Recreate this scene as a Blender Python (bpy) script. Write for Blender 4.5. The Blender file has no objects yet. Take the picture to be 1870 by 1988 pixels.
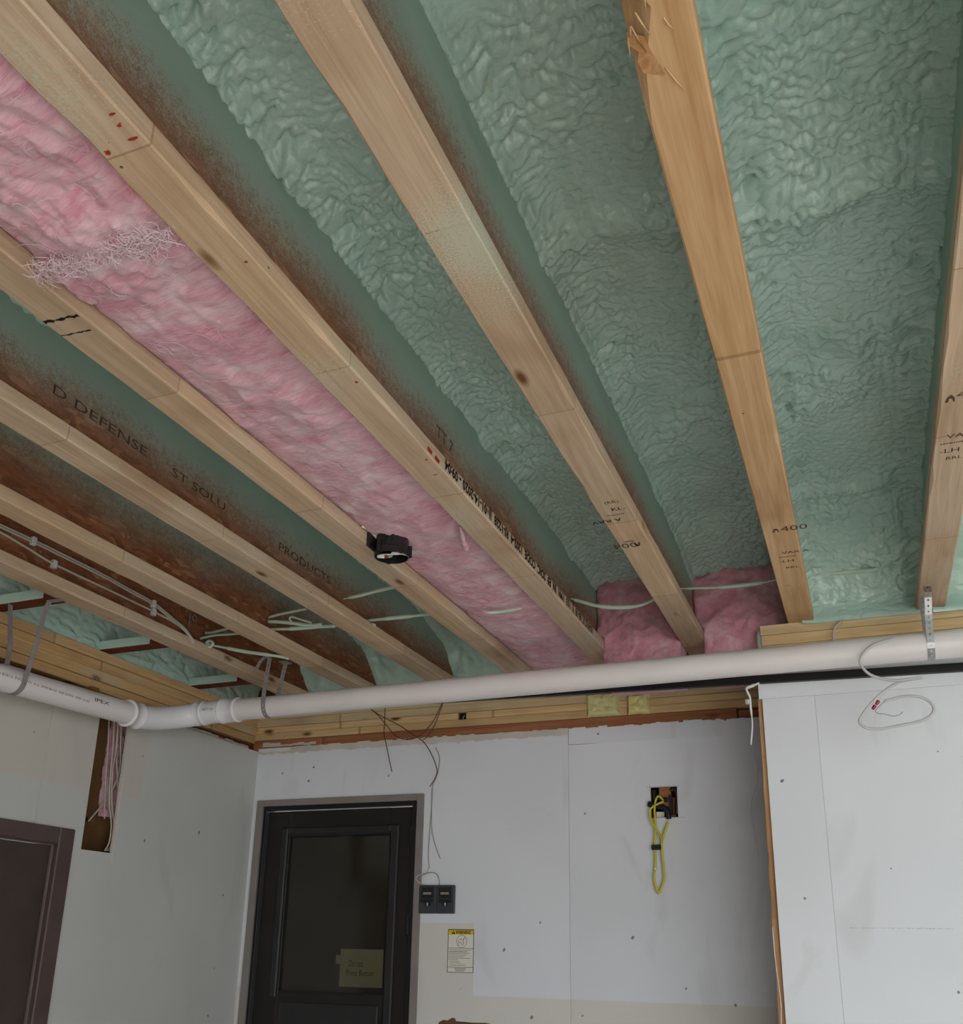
import bpy, bmesh, math, random
import numpy as np
from mathutils import Vector, Matrix

random.seed(7)
SC = bpy.context.scene
COL = SC.collection

# ------------------------------------------------------------------ camera
ZC = 1.69                      # camera height above the garage floor
F_PX, CX, CY = 1857.29, 935.0, 1246.0
YAW, PITCH, ROLL = 0.382965, 0.310808, -0.0193465
def _rot(a, b, c):
    ca, sa, cb, sb, cc, sc = math.cos(a), math.sin(a), math.cos(b), math.sin(b), math.cos(c), math.sin(c)
    f = np.array([-sa*cb, ca*cb, sb]); r = np.array([ca, sa, 0.0]); d = -np.cross(r, f)
    return np.array([cc*r+sc*d, -sc*r+cc*d, f])
R = _rot(YAW, PITCH, ROLL)
cam = bpy.data.objects.new('camera', bpy.data.cameras.new('camera'))
COL.objects.link(cam)
cam.data.sensor_fit = 'HORIZONTAL'; cam.data.sensor_width = 36.0
cam.data.lens = F_PX/1870.0*36.0
cam.data.shift_y = (CY-994.0)/1870.0
cam.data.clip_start = 0.02
m = Matrix.Identity(4)
for i in range(3):
    m[i][0] = R[0][i]; m[i][1] = -R[1][i]; m[i][2] = -R[2][i]
m[2][3] = ZC
cam.matrix_world = m
SC.camera = cam

# ------------------------------------------------------------------ light
W = bpy.data.worlds.new('sky'); SC.world = W; W.use_nodes = True
bg = W.node_tree.nodes['Background']
bg.inputs[0].default_value = (0.90, 0.95, 1.0, 1); bg.inputs[1].default_value = 2.9
sun = bpy.data.objects.new('sun', bpy.data.lights.new('sun', 'SUN')); COL.objects.link(sun)
sun.data.energy = 7.0; sun.data.angle = math.radians(3); sun.data.color = (1.0, 0.97, 0.93)
sun.rotation_euler = (math.radians(59), 0, math.radians(30))   # from the street side, falls on the floor behind the camera




SC.view_settings.view_transform = 'Standard'; SC.view_settings.look = 'None'
SC.view_settings.gamma = 1.0; SC.view_settings.use_curve_mapping = False
SC.view_settings.exposure = 0.88
SC.cycles.max_bounces = 4; SC.cycles.diffuse_bounces = 3; SC.cycles.glossy_bounces = 2; SC.cycles.adaptive_threshold = 0.06

# ------------------------------------------------------------------ helpers
# points are kept relative to the camera height (z = 0 at the lens); ZC is added when a mesh is linked
def ray(x, y): return R.T @ np.array([(x-CX)/F_PX, (y-CY)/F_PX, 1.0])
def onX(x, y, v): d = ray(x, y); return d*(v/d[0])
def onY(x, y, v): d = ray(x, y); return d*(v/d[1])
def onZ(x, y, v): d = ray(x, y); return d*(v/d[2])

ORG = {}
class MB:
    def __init__(s): s.v = []; s.f = []; s.m = []
    def add(s, vs, fs, mi=0):
        o = len(s.v); s.v += [tuple(map(float, p)) for p in vs]
        s.f += [tuple(i+o for i in f) for f in fs]; s.m += [mi]*len(fs)
        return s
    def box(s, x0, x1, y0, y1, z0, z1, mi=0, ch=0.0):
        if ch <= 0:
            vs = [(x, y, z) for x in (x0, x1) for y in (y0, y1) for z in (z0, z1)]
            return s.add(vs, [(0,1,3,2),(4,6,7,5),(0,4,5,1),(2,3,7,6),(0,2,6,4),(1,5,7,3)], mi)
        bm = bmesh.new(); bmesh.ops.create_cube(bm, size=1.0)
        for v in bm.verts:
            v.co = Vector(((x0+x1)/2+v.co.x*(x1-x0), (y0+y1)/2+v.co.y*(y1-y0), (z0+z1)/2+v.co.z*(z1-z0)))
        bmesh.ops.bevel(bm, geom=bm.edges[:], offset=ch, segments=1, affect='EDGES')
        bm.verts.index_update()
        s.add([v.co for v in bm.verts], [tuple(v.index for v in f.verts) for f in bm.faces], mi)
        bm.free(); return s
    def quad(s, a, b, c, d, mi=0): return s.add([a, b, c, d], [(0,1,2,3)], mi)
    def tube(s, pts, r, n=8, mi=0, cap=True, closed=False):
        P = [np.array(p, float) for p in pts]; k = len(P)
        rr = np.interp(np.linspace(0, 1, k), np.linspace(0, 1, len(r)), r) if hasattr(r, '__len__') else [r]*k
        T = []
        for i in range(k):
            a = P[i-1] if (i or closed) else P[i]; b = P[(i+1) % k] if (i < k-1 or closed) else P[i]
            t = b-a; T.append(t/(np.linalg.norm(t)+1e-12))
        u = np.cross(T[0], (0, 0, 1)); 
        if np.linalg.norm(u) < 1e-3: u = np.cross(T[0], (1, 0, 0))
        u /= np.linalg.norm(u); vs = []
        for i in range(k):
            u = u-T[i]*(u@T[i]); u /= np.linalg.norm(u); w = np.cross(T[i], u)
            for j in range(n):
                a = 2*math.pi*j/n; vs.append(P[i]+rr[i]*(math.cos(a)*u+math.sin(a)*w))
        fs = []
        for i in range(k if closed else k-1):
            i2 = (i+1) % k
            for j in range(n):
                j2 = (j+1) % n; fs.append((i*n+j, i*n+j2, i2*n+j2, i2*n+j))
        if cap and not closed:
            fs.append(tuple(range(n))[::-1]); fs.append(tuple((k-1)*n+j for j in range(n)))
        return s.add(vs, fs, mi)
    def strap(s, pts, width, th=0.0012, mi=0):
        P = [np.array(p, float) for p in pts]; w = np.array(width, float)/2; k = len(P); vs = []
        for i in range(k):
            t = P[min(i+1, k-1)]-P[max(i-1, 0)]; n = np.cross(t, w); n = n/(np.linalg.norm(n)+1e-12)*th/2
            vs += [P[i]-w-n, P[i]+w-n, P[i]+w+n, P[i]-w+n]
        fs = [(0,1,2,3), ((k-1)*4+3, (k-1)*4+2, (k-1)*4+1, (k-1)*4)]
        for i in range(k-1):
            for j in range(4):
                j2 = (j+1) % 4; fs.append((i*4+j, (i+1)*4+j, (i+1)*4+j2, i*4+j2))
        return s.add(vs, fs, mi)
    def perforated(s, pts, width, pitch=0.019, th=0.0012, hole=0.0032):
        # flat metal tape: square cells with an eight-sided hole, laid along a polyline
        P = [np.array(p, float) for p in pts]; w = np.array(width, float); W2 = np.linalg.norm(w)/2; w = w/np.linalg.norm(w)
        seg = [np.linalg.norm(P[i+1]-P[i]) for i in range(len(P)-1)]; L = sum(seg); n = max(1, int(round(L/pitch)))
        def at(d):
            for i, l in enumerate(seg):
                if d <= l or i == len(seg)-1: return P[i]+(P[i+1]-P[i])*(d/l)
                d -= l
        for k in range(n):
            a, b = at(L*k/n), at(L*(k+1)/n); c = (a+b)/2; t = b-a; hl = np.linalg.norm(t)/2; t = t/np.linalg.norm(t)
            nn = np.cross(t, w)*th/2
            o = [(-W2,-hl),(0,-hl),(W2,-hl),(W2,0),(W2,hl),(0,hl),(-W2,hl),(-W2,0)]
            ih = [(hole*math.cos(q), hole*math.sin(q)*1.25) for q in [math.radians(225+45*i) for i in range(8)]]
            vs = [c+w*x+t*y+nn*sg for sg in (-1, 1) for (x, y) in o+ih]
            fs = []
            for i in range(8):
                j = (i+1) % 8
                fs += [(i, j, 8+j, 8+i), (16+i, 24+i, 24+j, 16+j), (i, 16+i, 16+j, j), (8+i, 8+j, 24+j, 24+i)]
            s.add(vs, fs)
        return s
    def lathe(s, c, prof, n=24, axis=(0, 0, 1), mi=0):
        c = np.array(c, float); ax = np.array(axis, float); ax /= np.linalg.norm(ax)
        u = np.cross(ax, (1, 0, 0) if abs(ax[0]) < .9 else (0, 1, 0)); u /= np.linalg.norm(u); w = np.cross(ax, u)
        vs = [c+ax*h+r*(math.cos(2*math.pi*j/n)*u+math.sin(2*math.pi*j/n)*w) for (r, h) in prof for j in range(n)]
        fs = [(i*n+j, i*n+(j+1) % n, (i+1)*n+(j+1) % n, (i+1)*n+j) for i in range(len(prof)-1) for j in range(n)]
        return s.add(vs, fs, mi)
    def grid(s, A, mi=0):
        a, b, _ = A.shape; o = len(s.v)
        s.v += [tuple(p) for p in A.reshape(-1, 3)]
        for i in range(a-1):
            for j in range(b-1):
                q = o+i*b+j; s.f.append((q, q+1, q+b+1, q+b))
        s.m += [mi]*((a-1)*(b-1)); return s

def tag(o, label=None, cat=None, group=None, kind=None):
    for k, v in (('label', label), ('category', cat), ('group', group), ('kind', kind)):
        if v: o[k] = v
    return o
def empty(name, loc, label=None, cat=None, group=None, kind=None):
    o = bpy.data.objects.new(name, None); COL.objects.link(o); o.empty_display_size = 0.1
    loc = (loc[0], loc[1], loc[2]+ZC); o.location = loc; ORG[o] = np.array(loc)
    return tag(o, label, cat, group, kind)
def obj(name, mb, mat, parent=None, label=None, cat=None, group=None, kind=None, smooth=False):
    V = np.array(mb.v)+np.array([0, 0, ZC])
    if parent is None:
        lo, hi = V.min(0), V.max(0); og = np.array([(lo[0]+hi[0])/2, (lo[1]+hi[1])/2, lo[2]])
    else: og = ORG[parent]
    me = bpy.data.meshes.new(name); me.from_pydata((V-og).tolist(), [], mb.f)
    mats = mat if isinstance(mat, (list, tuple)) else [mat]
    for q in mats: me.materials.append(q)
    if len(mats) > 1: me.polygons.foreach_set('material_index', mb.m)
    if smooth: me.polygons.foreach_set('use_smooth', [True]*len(me.polygons))
    me.update()
    o = bpy.data.objects.new(name, me); COL.objects.link(o); ORG[o] = og
    if parent is None: o.location = og
    else: o.parent = parent
    return tag(o, label, cat, group, kind)
def spline(pts, k=8, closed=False):
    P = [np.array(p, float) for p in pts]; n = len(P); out = []
    for i in range(n if closed else n-1):
        if closed: a, b, c, d = P[i-1], P[i], P[(i+1) % n], P[(i+2) % n]
        else: a, b, c, d = P[max(i-1, 0)], P[i], P[i+1], P[min(i+2, n-1)]
        for j in range(k):
            t = j/k
            out.append(.5*((2*b)+(c-a)*t+(2*a-5*b+4*c-d)*t*t+(3*b-a-3*c+d)*t**3))
    if not closed: out.append(P[-1])
    return out
def text_mb(txt, size, origin, right, up, off=0.0004, width=None, bold=0.0):
    cu = bpy.data.curves.new('t', 'FONT'); cu.body = txt; cu.size = size; cu.resolution_u = 2; cu.offset = bold
    ob = bpy.data.objects.new('t', cu); me = bpy.data.meshes.new_from_object(ob)
    V = np.array([v.co[:] for v in me.vertices]).reshape(-1, 3); F = [tuple(p.vertices) for p in me.polygons]
    bpy.data.objects.remove(ob); bpy.data.curves.remove(cu); bpy.data.meshes.remove(me)
    right = np.array(right, float); right /= np.linalg.norm(right); up = np.array(up, float); up /= np.linalg.norm(up)
    n = np.cross(right, up); sx = 1.0
    if width: sx = width/(V[:, 0].max()-V[:, 0].min())
    mb = MB(); mb.add([np.array(origin)+right*p[0]*sx+up*p[1]+n*off for p in V], F); return mb

# numpy noise --------------------------------------------------------------
def _h(ix, iy, k):
    n = (ix.astype(np.int64)*374761393+iy.astype(np.int64)*668265263+k*974711+1013904223) & 0xffffffff
    n = ((n ^ (n >> 13))*1274126177) & 0xffffffff
    n = ((n ^ (n >> 16))*2246822519) & 0xffffffff
    return ((n ^ (n >> 15)) & 0xffffff)/float(0xffffff)
def vnoise(x, y, k=0):
    ix, iy = np.floor(x), np.floor(y); fx, fy = x-ix, y-iy
    fx = fx*fx*(3-2*fx); fy = fy*fy*(3-2*fy)
    a, b, c, d = _h(ix, iy, k), _h(ix+1, iy, k), _h(ix, iy+1, k), _h(ix+1, iy+1, k)
    return (a*(1-fx)+b*fx)*(1-fy)+(c*(1-fx)+d*fx)*fy
def fbm(x, y, k=0, o=4):
    s = 0; a = .5; t = 0
    for i in range(o):
        s = s+a*vnoise(x*2**i, y*2**i, k+i*17); t += a; a *= .5
    return s/t
def worley(x, y, k=0):
    return worley2(x, y, k)[0]
def worley2(x, y, k=0):
    ix, iy = np.floor(x), np.floor(y); best = np.full(x.shape, 9.0); off = np.zeros(x.shape)
    for dx in (-1, 0, 1):
        for dy in (-1, 0, 1):
            cx, cy = ix+dx, iy+dy
            px = cx+_h(cx, cy, k); py = cy+_h(cx, cy, k+101)
            q = (x-px)**2+(y-py)**2; c = q < best; best = np.where(c, q, best); off = np.where(c, y-py, off)
    return np.sqrt(best), off
def sstep(a, b, x):
    if a > b: return 1-sstep(b, a, x)
    t = np.clip((x-a)/(b-a), 0, 1); return t*t*(3-2*t)

# ------------------------------------------------------------------ materials
def srgb(r, g, b):
    f = lambda c: c/12.92 if c <= .04045 else ((c+.055)/1.055)**2.4
    return (f(r/255), f(g/255), f(b/255), 1)
class NT:
    def __init__(s, name):
        s.mat = bpy.data.materials.new(name); s.mat.use_nodes = True; s.t = s.mat.node_tree
        s.b = s.t.nodes['Principled BSDF']
    def n(s, typ, **kw):
        nd = s.t.nodes.new('ShaderNode'+typ)
        for k, v in kw.items():
            if k in nd.inputs:
                if isinstance(v, bpy.types.NodeSocket): s.t.links.new(v, nd.inputs[k])
                else: nd.inputs[k].default_value = v
            else: setattr(nd, k, v)
        return nd
    def link(s, a, b): s.t.links.new(a, b)
    def math(s, op, a, b=0.0, c=None, clamp=False):
        nd = s.t.nodes.new('ShaderNodeMath'); nd.operation = op; nd.use_clamp = clamp
        for i, v in enumerate((a, b) if c is None else (a, b, c)):
            if isinstance(v, bpy.types.NodeSocket): s.link(v, nd.inputs[i])
            else: nd.inputs[i].default_value = v
        return nd.outputs[0]
    def mix(s, fac, a, b, mode='MIX'):
        nd = s.t.nodes.new('ShaderNodeMix'); nd.data_type = 'RGBA'; nd.blend_type = mode
        for i, v in ((0, fac), (6, a), (7, b)):
            if isinstance(v, bpy.types.NodeSocket): s.link(v, nd.inputs[i])
            else: nd.inputs[i].default_value = v
        return nd.outputs[2]
    def ramp(s, fac, stops):
        nd = s.t.nodes.new('ShaderNodeValToRGB'); e = nd.color_ramp.elements
        while len(e) > 1: e.remove(e[-1])
        e[0].position, e[0].color = stops[0]
        for p, c in stops[1:]:
            q = e.new(p); q.color = c
        s.link(fac, nd.inputs[0]); return nd.outputs[0]
    def coords(s, scale=(1, 1, 1), rot=(0, 0, 0), rnd=True):
        tc = s.n('TexCoord'); v = tc.outputs['Object']
        if rnd:
            oi = s.n('ObjectInfo'); ad = s.n('VectorMath', operation='ADD'); s.link(v, ad.inputs[0])
            mu = s.math('MULTIPLY', oi.outputs['Random'], 37.0); s.link(mu, ad.inputs[1]); v = ad.outputs[0]
        mp = s.n('Mapping'); mp.inputs['Scale'].default_value = scale; mp.inputs['Rotation'].default_value = rot
        s.link(v, mp.inputs[0]); return mp.outputs[0]
    def noise(s, vec, scale, detail=4, dist=0, rough=.5):
        nd = s.n('TexNoise', Scale=scale, Detail=detail, Distortion=dist, Roughness=rough); s.link(vec, nd.inputs['Vector'])
        return nd.outputs[0]
    def vor(s, vec, scale, out='Distance', feature='F1'):
        nd = s.n('TexVoronoi', Scale=scale); nd.feature = feature; s.link(vec, nd.inputs['Vector']); return nd.outputs[out]
    def vor2(s, vec, scale, dim='3D'):
        nd = s.n('TexVoronoi', Scale=scale); nd.voronoi_dimensions = dim; s.link(vec, nd.inputs['Vector']); return nd.outputs['Distance'], nd.outputs['Color']
    def bump(s, h, strength=.3, dist=.01):
        nd = s.n('Bump', Strength=strength, Distance=dist); s.link(h, nd.inputs['Height']); s.link(nd.outputs[0], s.b.inputs['Normal'])
    def done(s, col=None, rough=.6, spec=.4, metal=0.0):
        if col is not None:
            if isinstance(col, bpy.types.NodeSocket): s.link(col, s.b.inputs['Base Color'])
            else: s.b.inputs['Base Color'].default_value = col
        if isinstance(rough, bpy.types.NodeSocket): s.link(rough, s.b.inputs['Roughness'])
        else: s.b.inputs['Roughness'].default_value = rough
        s.b.inputs['Specular IOR Level'].default_value = spec; s.b.inputs['Metallic'].default_value = metal
        return s.mat

def plain(name, c, rough=.6, spec=.4, metal=0, var=.06, vs=9.0, bump=0.0):
    t = NT(name); v = t.coords(); n = t.noise(v, vs, 2)
    dark = tuple(x*(1-var*2) for x in c[:3])+(1,); lite = tuple(min(1, x*(1+var)) for x in c[:3])+(1,)
    col = t.ramp(n, [(.25, dark), (.75, lite)])
    if bump: t.bump(t.noise(v, vs*8, 3), bump, .002)
    return t.done(col, rough, spec, metal)

def lumber(name, c0, c1, axis=1, seg=.62, knots=True, spray=0.0, specks=True):
    t = NT(name)
    sc = [34.0, 34.0, 34.0]; sc[axis] = 1.3
    v = t.coords(tuple(sc)); g = t.noise(v, 1.0, 3, 1.1, .6)
    col = t.ramp(g, [(.25, c0), (.5, tuple((a+b)/2 for a, b in zip(c0, c1))), (.72, c1)])
    fine = t.noise(t.coords(tuple(x*6 for x in sc)), 1.0, 1, .3)
    col = t.mix(.35, col, t.ramp(fine, [(.3, (.74, .70, .66, 1)), (.6, (1, 1, 1, 1))]), 'MULTIPLY')
    # finger-jointed lengths: every length a slightly different board
    p = t.coords(); sp = t.n('SeparateXYZ'); t.link(p, sp.inputs[0])
    q = t.math('DIVIDE', sp.outputs[axis], seg); wn = t.n('TexWhiteNoise'); wn.noise_dimensions = '1D'
    t.link(t.math('FLOOR', q), wn.inputs['W'])
    tone = t.ramp(wn.outputs[0], [(0, (.84, .80, .76, 1)), (.5, (1, 1, 1, 1)), (1, (1.0, .93, .84, 1))])
    col = t.mix(1.0, col, tone, 'MULTIPLY')
    fr = t.math('FRACT', q); jl = t.math('LESS_THAN', fr, .006)
    col = t.mix(t.math('MULTIPLY', jl, .45), col, srgb(120, 85, 55))
    stain = t.noise(t.coords((3, 3, 3)), 1.0, 2)
    col = t.mix(t.math('MULTIPLY', t.math('SUBTRACT', stain, .55, clamp=True), 2.2, clamp=True), col, srgb(150, 105, 70))
    if knots:
        ks = [11.0, 11.0, 11.0]; ks[axis] = 4.2
        kv = t.coords(tuple(ks)); kd, kc = t.vor2(kv, 1.0); s2 = t.n('SeparateColor'); t.link(kc, s2.inputs[0])
        gate = t.math('GREATER_THAN', s2.outputs[0], .6)
        kf = t.math('MULTIPLY', t.math('MULTIPLY', t.math('SUBTRACT', .17, kd, clamp=True), 9.0, clamp=True), gate)
        col = t.mix(kf, col, srgb(112, 70, 40))
    if specks:
        nv = t.coords(); nd, nc = t.vor2(nv, 17.0); s3 = t.n('SeparateColor'); t.link(nc, s3.inputs[0])
        nf = t.math('MULTIPLY', t.math('LESS_THAN', nd, .05), t.math('GREATER_THAN', s3.outputs[1], .55))
        col = t.mix(t.math('MULTIPLY', nf, .8), col, srgb(60, 42, 30))
    if spray:
        sv = t.coords(); a = t.noise(sv, 3.1, 1); b = t.noise(sv, 260.0, 0)
        f = t.math('MULTIPLY', t.math('SUBTRACT', t.math('ADD', a, t.math('MULTIPLY', t.math('SUBTRACT', b, .5), .5)), .66-spray*.1, clamp=True), 6.0, clamp=True)
        col = t.mix(t.math('MULTIPLY', f, .75), col, srgb(196, 200, 178))
    return t.done(col, .72, .25)

def osb(name, base, amp, seed, full=1.0, dark=0.0):
    """oriented strand board web; the upper part carries a thin coat of green overspray (z: height above the flange foot)"""
    t = NT(name)
    def chips(rot, sc):
        v = t.coords(sc, (rot, 0, 0), False); c = t.vor(v, 1.0, 'Color'); s = t.n('SeparateColor'); t.link(c, s.inputs[0]); return s
    a = chips(.6, (1, 17, 70)); b = chips(-.75, (1, 16, 62)); c = chips(1.5, (1, 15, 56))
    pick = t.noise(t.coords((1, 1, 1), rnd=False), 16.0, 2)
    va = t.mix(t.math('GREATER_THAN', pick, .5), a.outputs[0], b.outputs[0]); va = t.mix(t.math('GREATER_THAN', b.outputs[1], .62), va, c.outputs[0])
    bw = t.n('RGBToBW'); t.link(va, bw.inputs[0])
    col = t.ramp(bw.outputs[0], [(.0, srgb(132, 80, 54)), (.45, srgb(148, 92, 62)), (.85, srgb(160, 102, 70)), (1, srgb(186, 132, 96))])
    fib = t.noise(t.coords((1, 30, 190), (.3, 0, 0), False), 1.0, 1)
    col = t.mix(.5, col, t.ramp(fib, [(.3, (.62, .58, .55, 1)), (.65, (1.08, 1.05, 1, 1))]), 'MULTIPLY')
    # overspray edge
    p = t.coords(rnd=False); sp = t.n('SeparateXYZ'); t.link(p, sp.inputs[0])
    off = t.n('CombineXYZ'); t.link(t.math('ADD', sp.outputs[1], seed*7.3), off.inputs[1]); t.link(t.math('MULTIPLY', sp.outputs[2], .6), off.inputs[2])
    lo = t.noise(off.outputs[0], 2.6, 3, .4); z0 = t.math('ADD', base, t.math('MULTIPLY', t.math('SUBTRACT', lo, .5), amp*2.6))
    dz = t.math('SUBTRACT', sp.outputs[2], z0)
    fine = t.noise(p, 330.0, 1); mid = t.noise(p, 60.0, 1)
    f0 = t.math('ADD', t.math('DIVIDE', dz, .085), t.math('MULTIPLY', t.math('SUBTRACT', fine, .5), 2.2))
    f0 = t.math('ADD', f0, t.math('MULTIPLY', t.math('SUBTRACT', mid, .5), 1.1))
    f = t.math('MULTIPLY', t.math('ADD', f0, .25), .9, clamp=True)
    f = t.math('MULTIPLY', f, full)
    haze = t.math('MULTIPLY', t.math('ADD', t.math('DIVIDE', dz, .07), 1.0, clamp=True), .38)
    greyc = t.mix(t.math('MULTIPLY', t.math('DIVIDE', dz, .12), 1.0, clamp=True), srgb(168, 164, 150), srgb(168, 192, 178))
    col = t.mix(haze, col, srgb(150, 138, 120)); col = t.mix(f, col, greyc)
    if dark:
        dn = t.noise(t.coords((1, 2.2, 5), rnd=False), 1.4+seed*.03, 4)
        col = t.mix(t.math('MULTIPLY', t.math('SUBTRACT', dn, .55, clamp=True), dark*4, clamp=True), col, srgb(52, 42, 36))
    return t.done(col, .7, .3)

def foam_mat(name, c0, c1, rough=.42):
    t = NT(name); v = t.coords(); n = t.noise(v, 3.5, 2); n2 = t.noise(v, 24.0, 1)
    col = t.ramp(n, [(.3, c0), (.7, c1)])
    col = t.mix(t.math('MULTIPLY', t.math('SUBTRACT', n2, .5, clamp=True), .9), col, srgb(176, 184, 166))
    n3 = t.noise(v, 1.1, 1); col = t.mix(t.math('MULTIPLY', t.math('SUBTRACT', n3, .52, clamp=True), 3.0, clamp=True), col, srgb(168, 182, 166))
    w = t.noise(t.coords((1, 1.6, 1)), 120.0, 1, .4); t.bump(w, .28, .004)
    t.b.inputs['Coat Weight'].default_value = .35; t.b.inputs['Coat Roughness'].default_value = .18
    return t.done(col, rough, .5)

def pink_mat(name, deep=0.0):
    t = NT(name); v = t.coords((1, 1.5, 1)); a = t.noise(v, 6.0, 3, 1.2); b = t.noise(t.coords((14, 60, 14), (0, 0, .35)), 1.0, 3, 1.5)
    col = t.ramp(a, [(.22, srgb(196, 116, 134)), (.42, srgb(212, 152, 166)), (.58, srgb(222, 182, 190)), (.74, srgb(232, 216, 220))])
    col = t.mix(.35, col, t.ramp(b, [(.3, srgb(204, 124, 142)), (.7, srgb(242, 214, 220))]))
    if deep: col = t.mix(deep, col, srgb(218, 124, 140))
    t.bump(t.noise(t.coords((40, 110, 40), (0, 0, .3)), 1.0, 3, 1.0), .5, .006)
    m = t.done(col, .95, .1)
    t.b.inputs['Sheen Weight'].default_value = .25
    return m

def paint(name, c, specks=.5, rough=.5, stain=(150, 145, 135)):
    t = NT(name); v = t.coords((1, 1, 1)); n = t.noise(v, 1.7, 2)
    d = tuple(x*.93 for x in c[:3])+(1,); col = t.ramp(n, [(.3, d), (.65, c)])
    sm = t.noise(t.coords((3, 3, 1.2)), 1.5, 4, .8)
    col = t.mix(t.math('MULTIPLY', t.math('SUBTRACT', sm, .6, clamp=True), 1.3, clamp=True), col, srgb(*stain))
    wv = t.noise(v, 40.0, 1); wob = t.n('VectorMath', operation='ADD'); 
    sq = t.n('SeparateXYZ'); t.link(v, sq.inputs[0]); cq = t.n('CombineXYZ'); t.link(t.math('ADD', sq.outputs[0], sq.outputs[1]), cq.inputs[0]); t.link(sq.outputs[2], cq.inputs[1])
    t.link(cq.outputs[0], wob.inputs[0]); t.link(t.math('MULTIPLY', wv, .02), wob.inputs[1])
    dd, dc = t.vor2(wob.outputs[0], 5.0, '2D'); s = t.n('SeparateColor'); t.link(dc, s.inputs[0])
    r = t.math('MULTIPLY', s.outputs[2], .035)
    f = t.math('MULTIPLY', t.math('LESS_THAN', dd, r), t.math('GREATER_THAN', s.outputs[0], 1-specks))
    col = t.mix(t.math('MULTIPLY', f, .75), col, srgb(70, 66, 62))
    return t.done(col, rough, .35)

M = {}
M['lumber'] = lumber('joist_lumber', srgb(190, 162, 134), srgb(220, 196, 168), 1, spray=.3)
M['lumber_b'] = lumber('joist_lumber_warm', srgb(190, 148, 102), srgb(222, 186, 142), 1, seg=1.9)
M['plate'] = lumber('plate_lumber', srgb(218, 182, 130), srgb(244, 214, 166), 0, seg=2.4)
M['plate_dull'] = lumber('plate_lumber_dull', srgb(206, 182, 140), srgb(234, 212, 172), 0, seg=2.4, spray=.6)
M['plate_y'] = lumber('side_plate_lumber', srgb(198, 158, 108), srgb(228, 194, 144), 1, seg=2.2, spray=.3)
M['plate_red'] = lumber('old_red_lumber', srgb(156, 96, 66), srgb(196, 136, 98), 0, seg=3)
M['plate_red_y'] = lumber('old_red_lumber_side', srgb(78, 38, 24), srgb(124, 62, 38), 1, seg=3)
M['stud'] = lumber('stud_lumber', srgb(130, 88, 54), srgb(178, 130, 86), 2, seg=3)
M['foam'] = foam_mat('spray_foam', srgb(174, 204, 192), srgb(192, 218, 207), .25)
M['foam_pale'] = foam_mat('spray_foam_pale', srgb(182, 212, 198), srgb(200, 226, 213), .26)
M['foam_yellow'] = foam_mat('can_foam', srgb(238, 222, 134), srgb(250, 240, 176), .6)
M['pink'] = pink_mat('fibreglass')
M['pink_deep'] = pink_mat('fibreglass_end', .35)
M['fibre'] = plain('glass_fibre', srgb(238, 206, 212), .9, .1)
M['fray'] = plain('frayed_fibre', srgb(244, 218, 224), .9, .1)
M['white'] = paint('wall_paint', srgb(230, 231, 236), .28)
M['white_side'] = paint('side_wall_paint', srgb(204, 204, 200), .3)  # greyer white than the paint on the back walls
M['beige'] = paint('bare_primer', srgb(208, 201, 192), .4)
M['beige_b'] = paint('back_wall_primer', srgb(224, 219, 213), .4)
M['gyp'] = plain('gypsum_edge', srgb(214, 208, 198), .9, .1)
M['osb_edge'] = lumber('board_edge', srgb(164, 114, 74), srgb(210, 168, 124), 2, seg=.11, knots=False)
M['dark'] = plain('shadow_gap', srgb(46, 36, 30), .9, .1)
M['sheath'] = plain('old_sheathing', srgb(112, 82, 52), .8, .2, var=.2)
M['pvc'] = plain('pvc', srgb(232, 224, 222), .32, .5, var=.02)
M['pvc_w'] = plain('pvc_fitting', srgb(238, 236, 238), .25, .5, var=.01)
M['galv'] = plain('galvanised', srgb(176, 176, 176), .36, .5, .85, var=.1, vs=40)
M['galv_dull'] = plain('dull_strap', srgb(150, 142, 142), .5, .4, .1, var=.1, vs=30)
M['blk'] = plain('black_plastic', srgb(30, 30, 32), .35, .5)
M['steel_blk'] = plain('black_steel', srgb(24, 24, 26), .5, .4)
M['charcoal'] = plain('charcoal_plastic', srgb(62, 64, 70), .45, .4)
M['door_brown'] = plain('brown_door', srgb(74, 62, 56), .55, .35, var=.08, bump=.06)
M['trim_brown'] = plain('brown_casing', srgb(88, 72, 68), .5, .4, var=.06)
M['door_blk'] = plain('black_door', srgb(33, 30, 29), .5, .4, var=.12, vs=5)
M['door_mould'] = plain('dark_moulding', srgb(42, 41, 42), .45, .4)
M['scuff'] = plain('wall_scuff', srgb(186, 182, 176), .7, .2)
M['strip'] = plain('weather_strip', srgb(120, 108, 102), .5, .3)
M['frame_grey'] = plain('grey_frame', srgb(140, 132, 128), .55, .3, var=.06)
M['inner'] = plain('inner_door', srgb(104, 98, 90), .7, .2, var=.1, vs=3)
M['cable'] = plain('white_cable', srgb(206, 196, 184), .5, .4)
M['cable_wall'] = plain('wall_cable', srgb(190, 178, 164), .5, .4)
M['cable_grey'] = plain('grey_wire', srgb(150, 140, 136), .5, .4)
M['cable_bright'] = plain('bright_white_cable', srgb(232, 230, 228), .45, .4)
M['cable_loop'] = plain('loop_cable', srgb(204, 202, 200), .45, .4)
M['wire_brown'] = plain('brown_wire', srgb(92, 58, 46), .5, .4)
M['coated'] = foam_mat('foam_coated_cable', srgb(186, 208, 190), srgb(206, 222, 204), .5)
M['yellow'] = plain('yellow_cord', srgb(214, 198, 50), .4, .4)
M['haze'] = plain('overspray_haze', srgb(196, 190, 166), .8, .2, var=.04)
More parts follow.
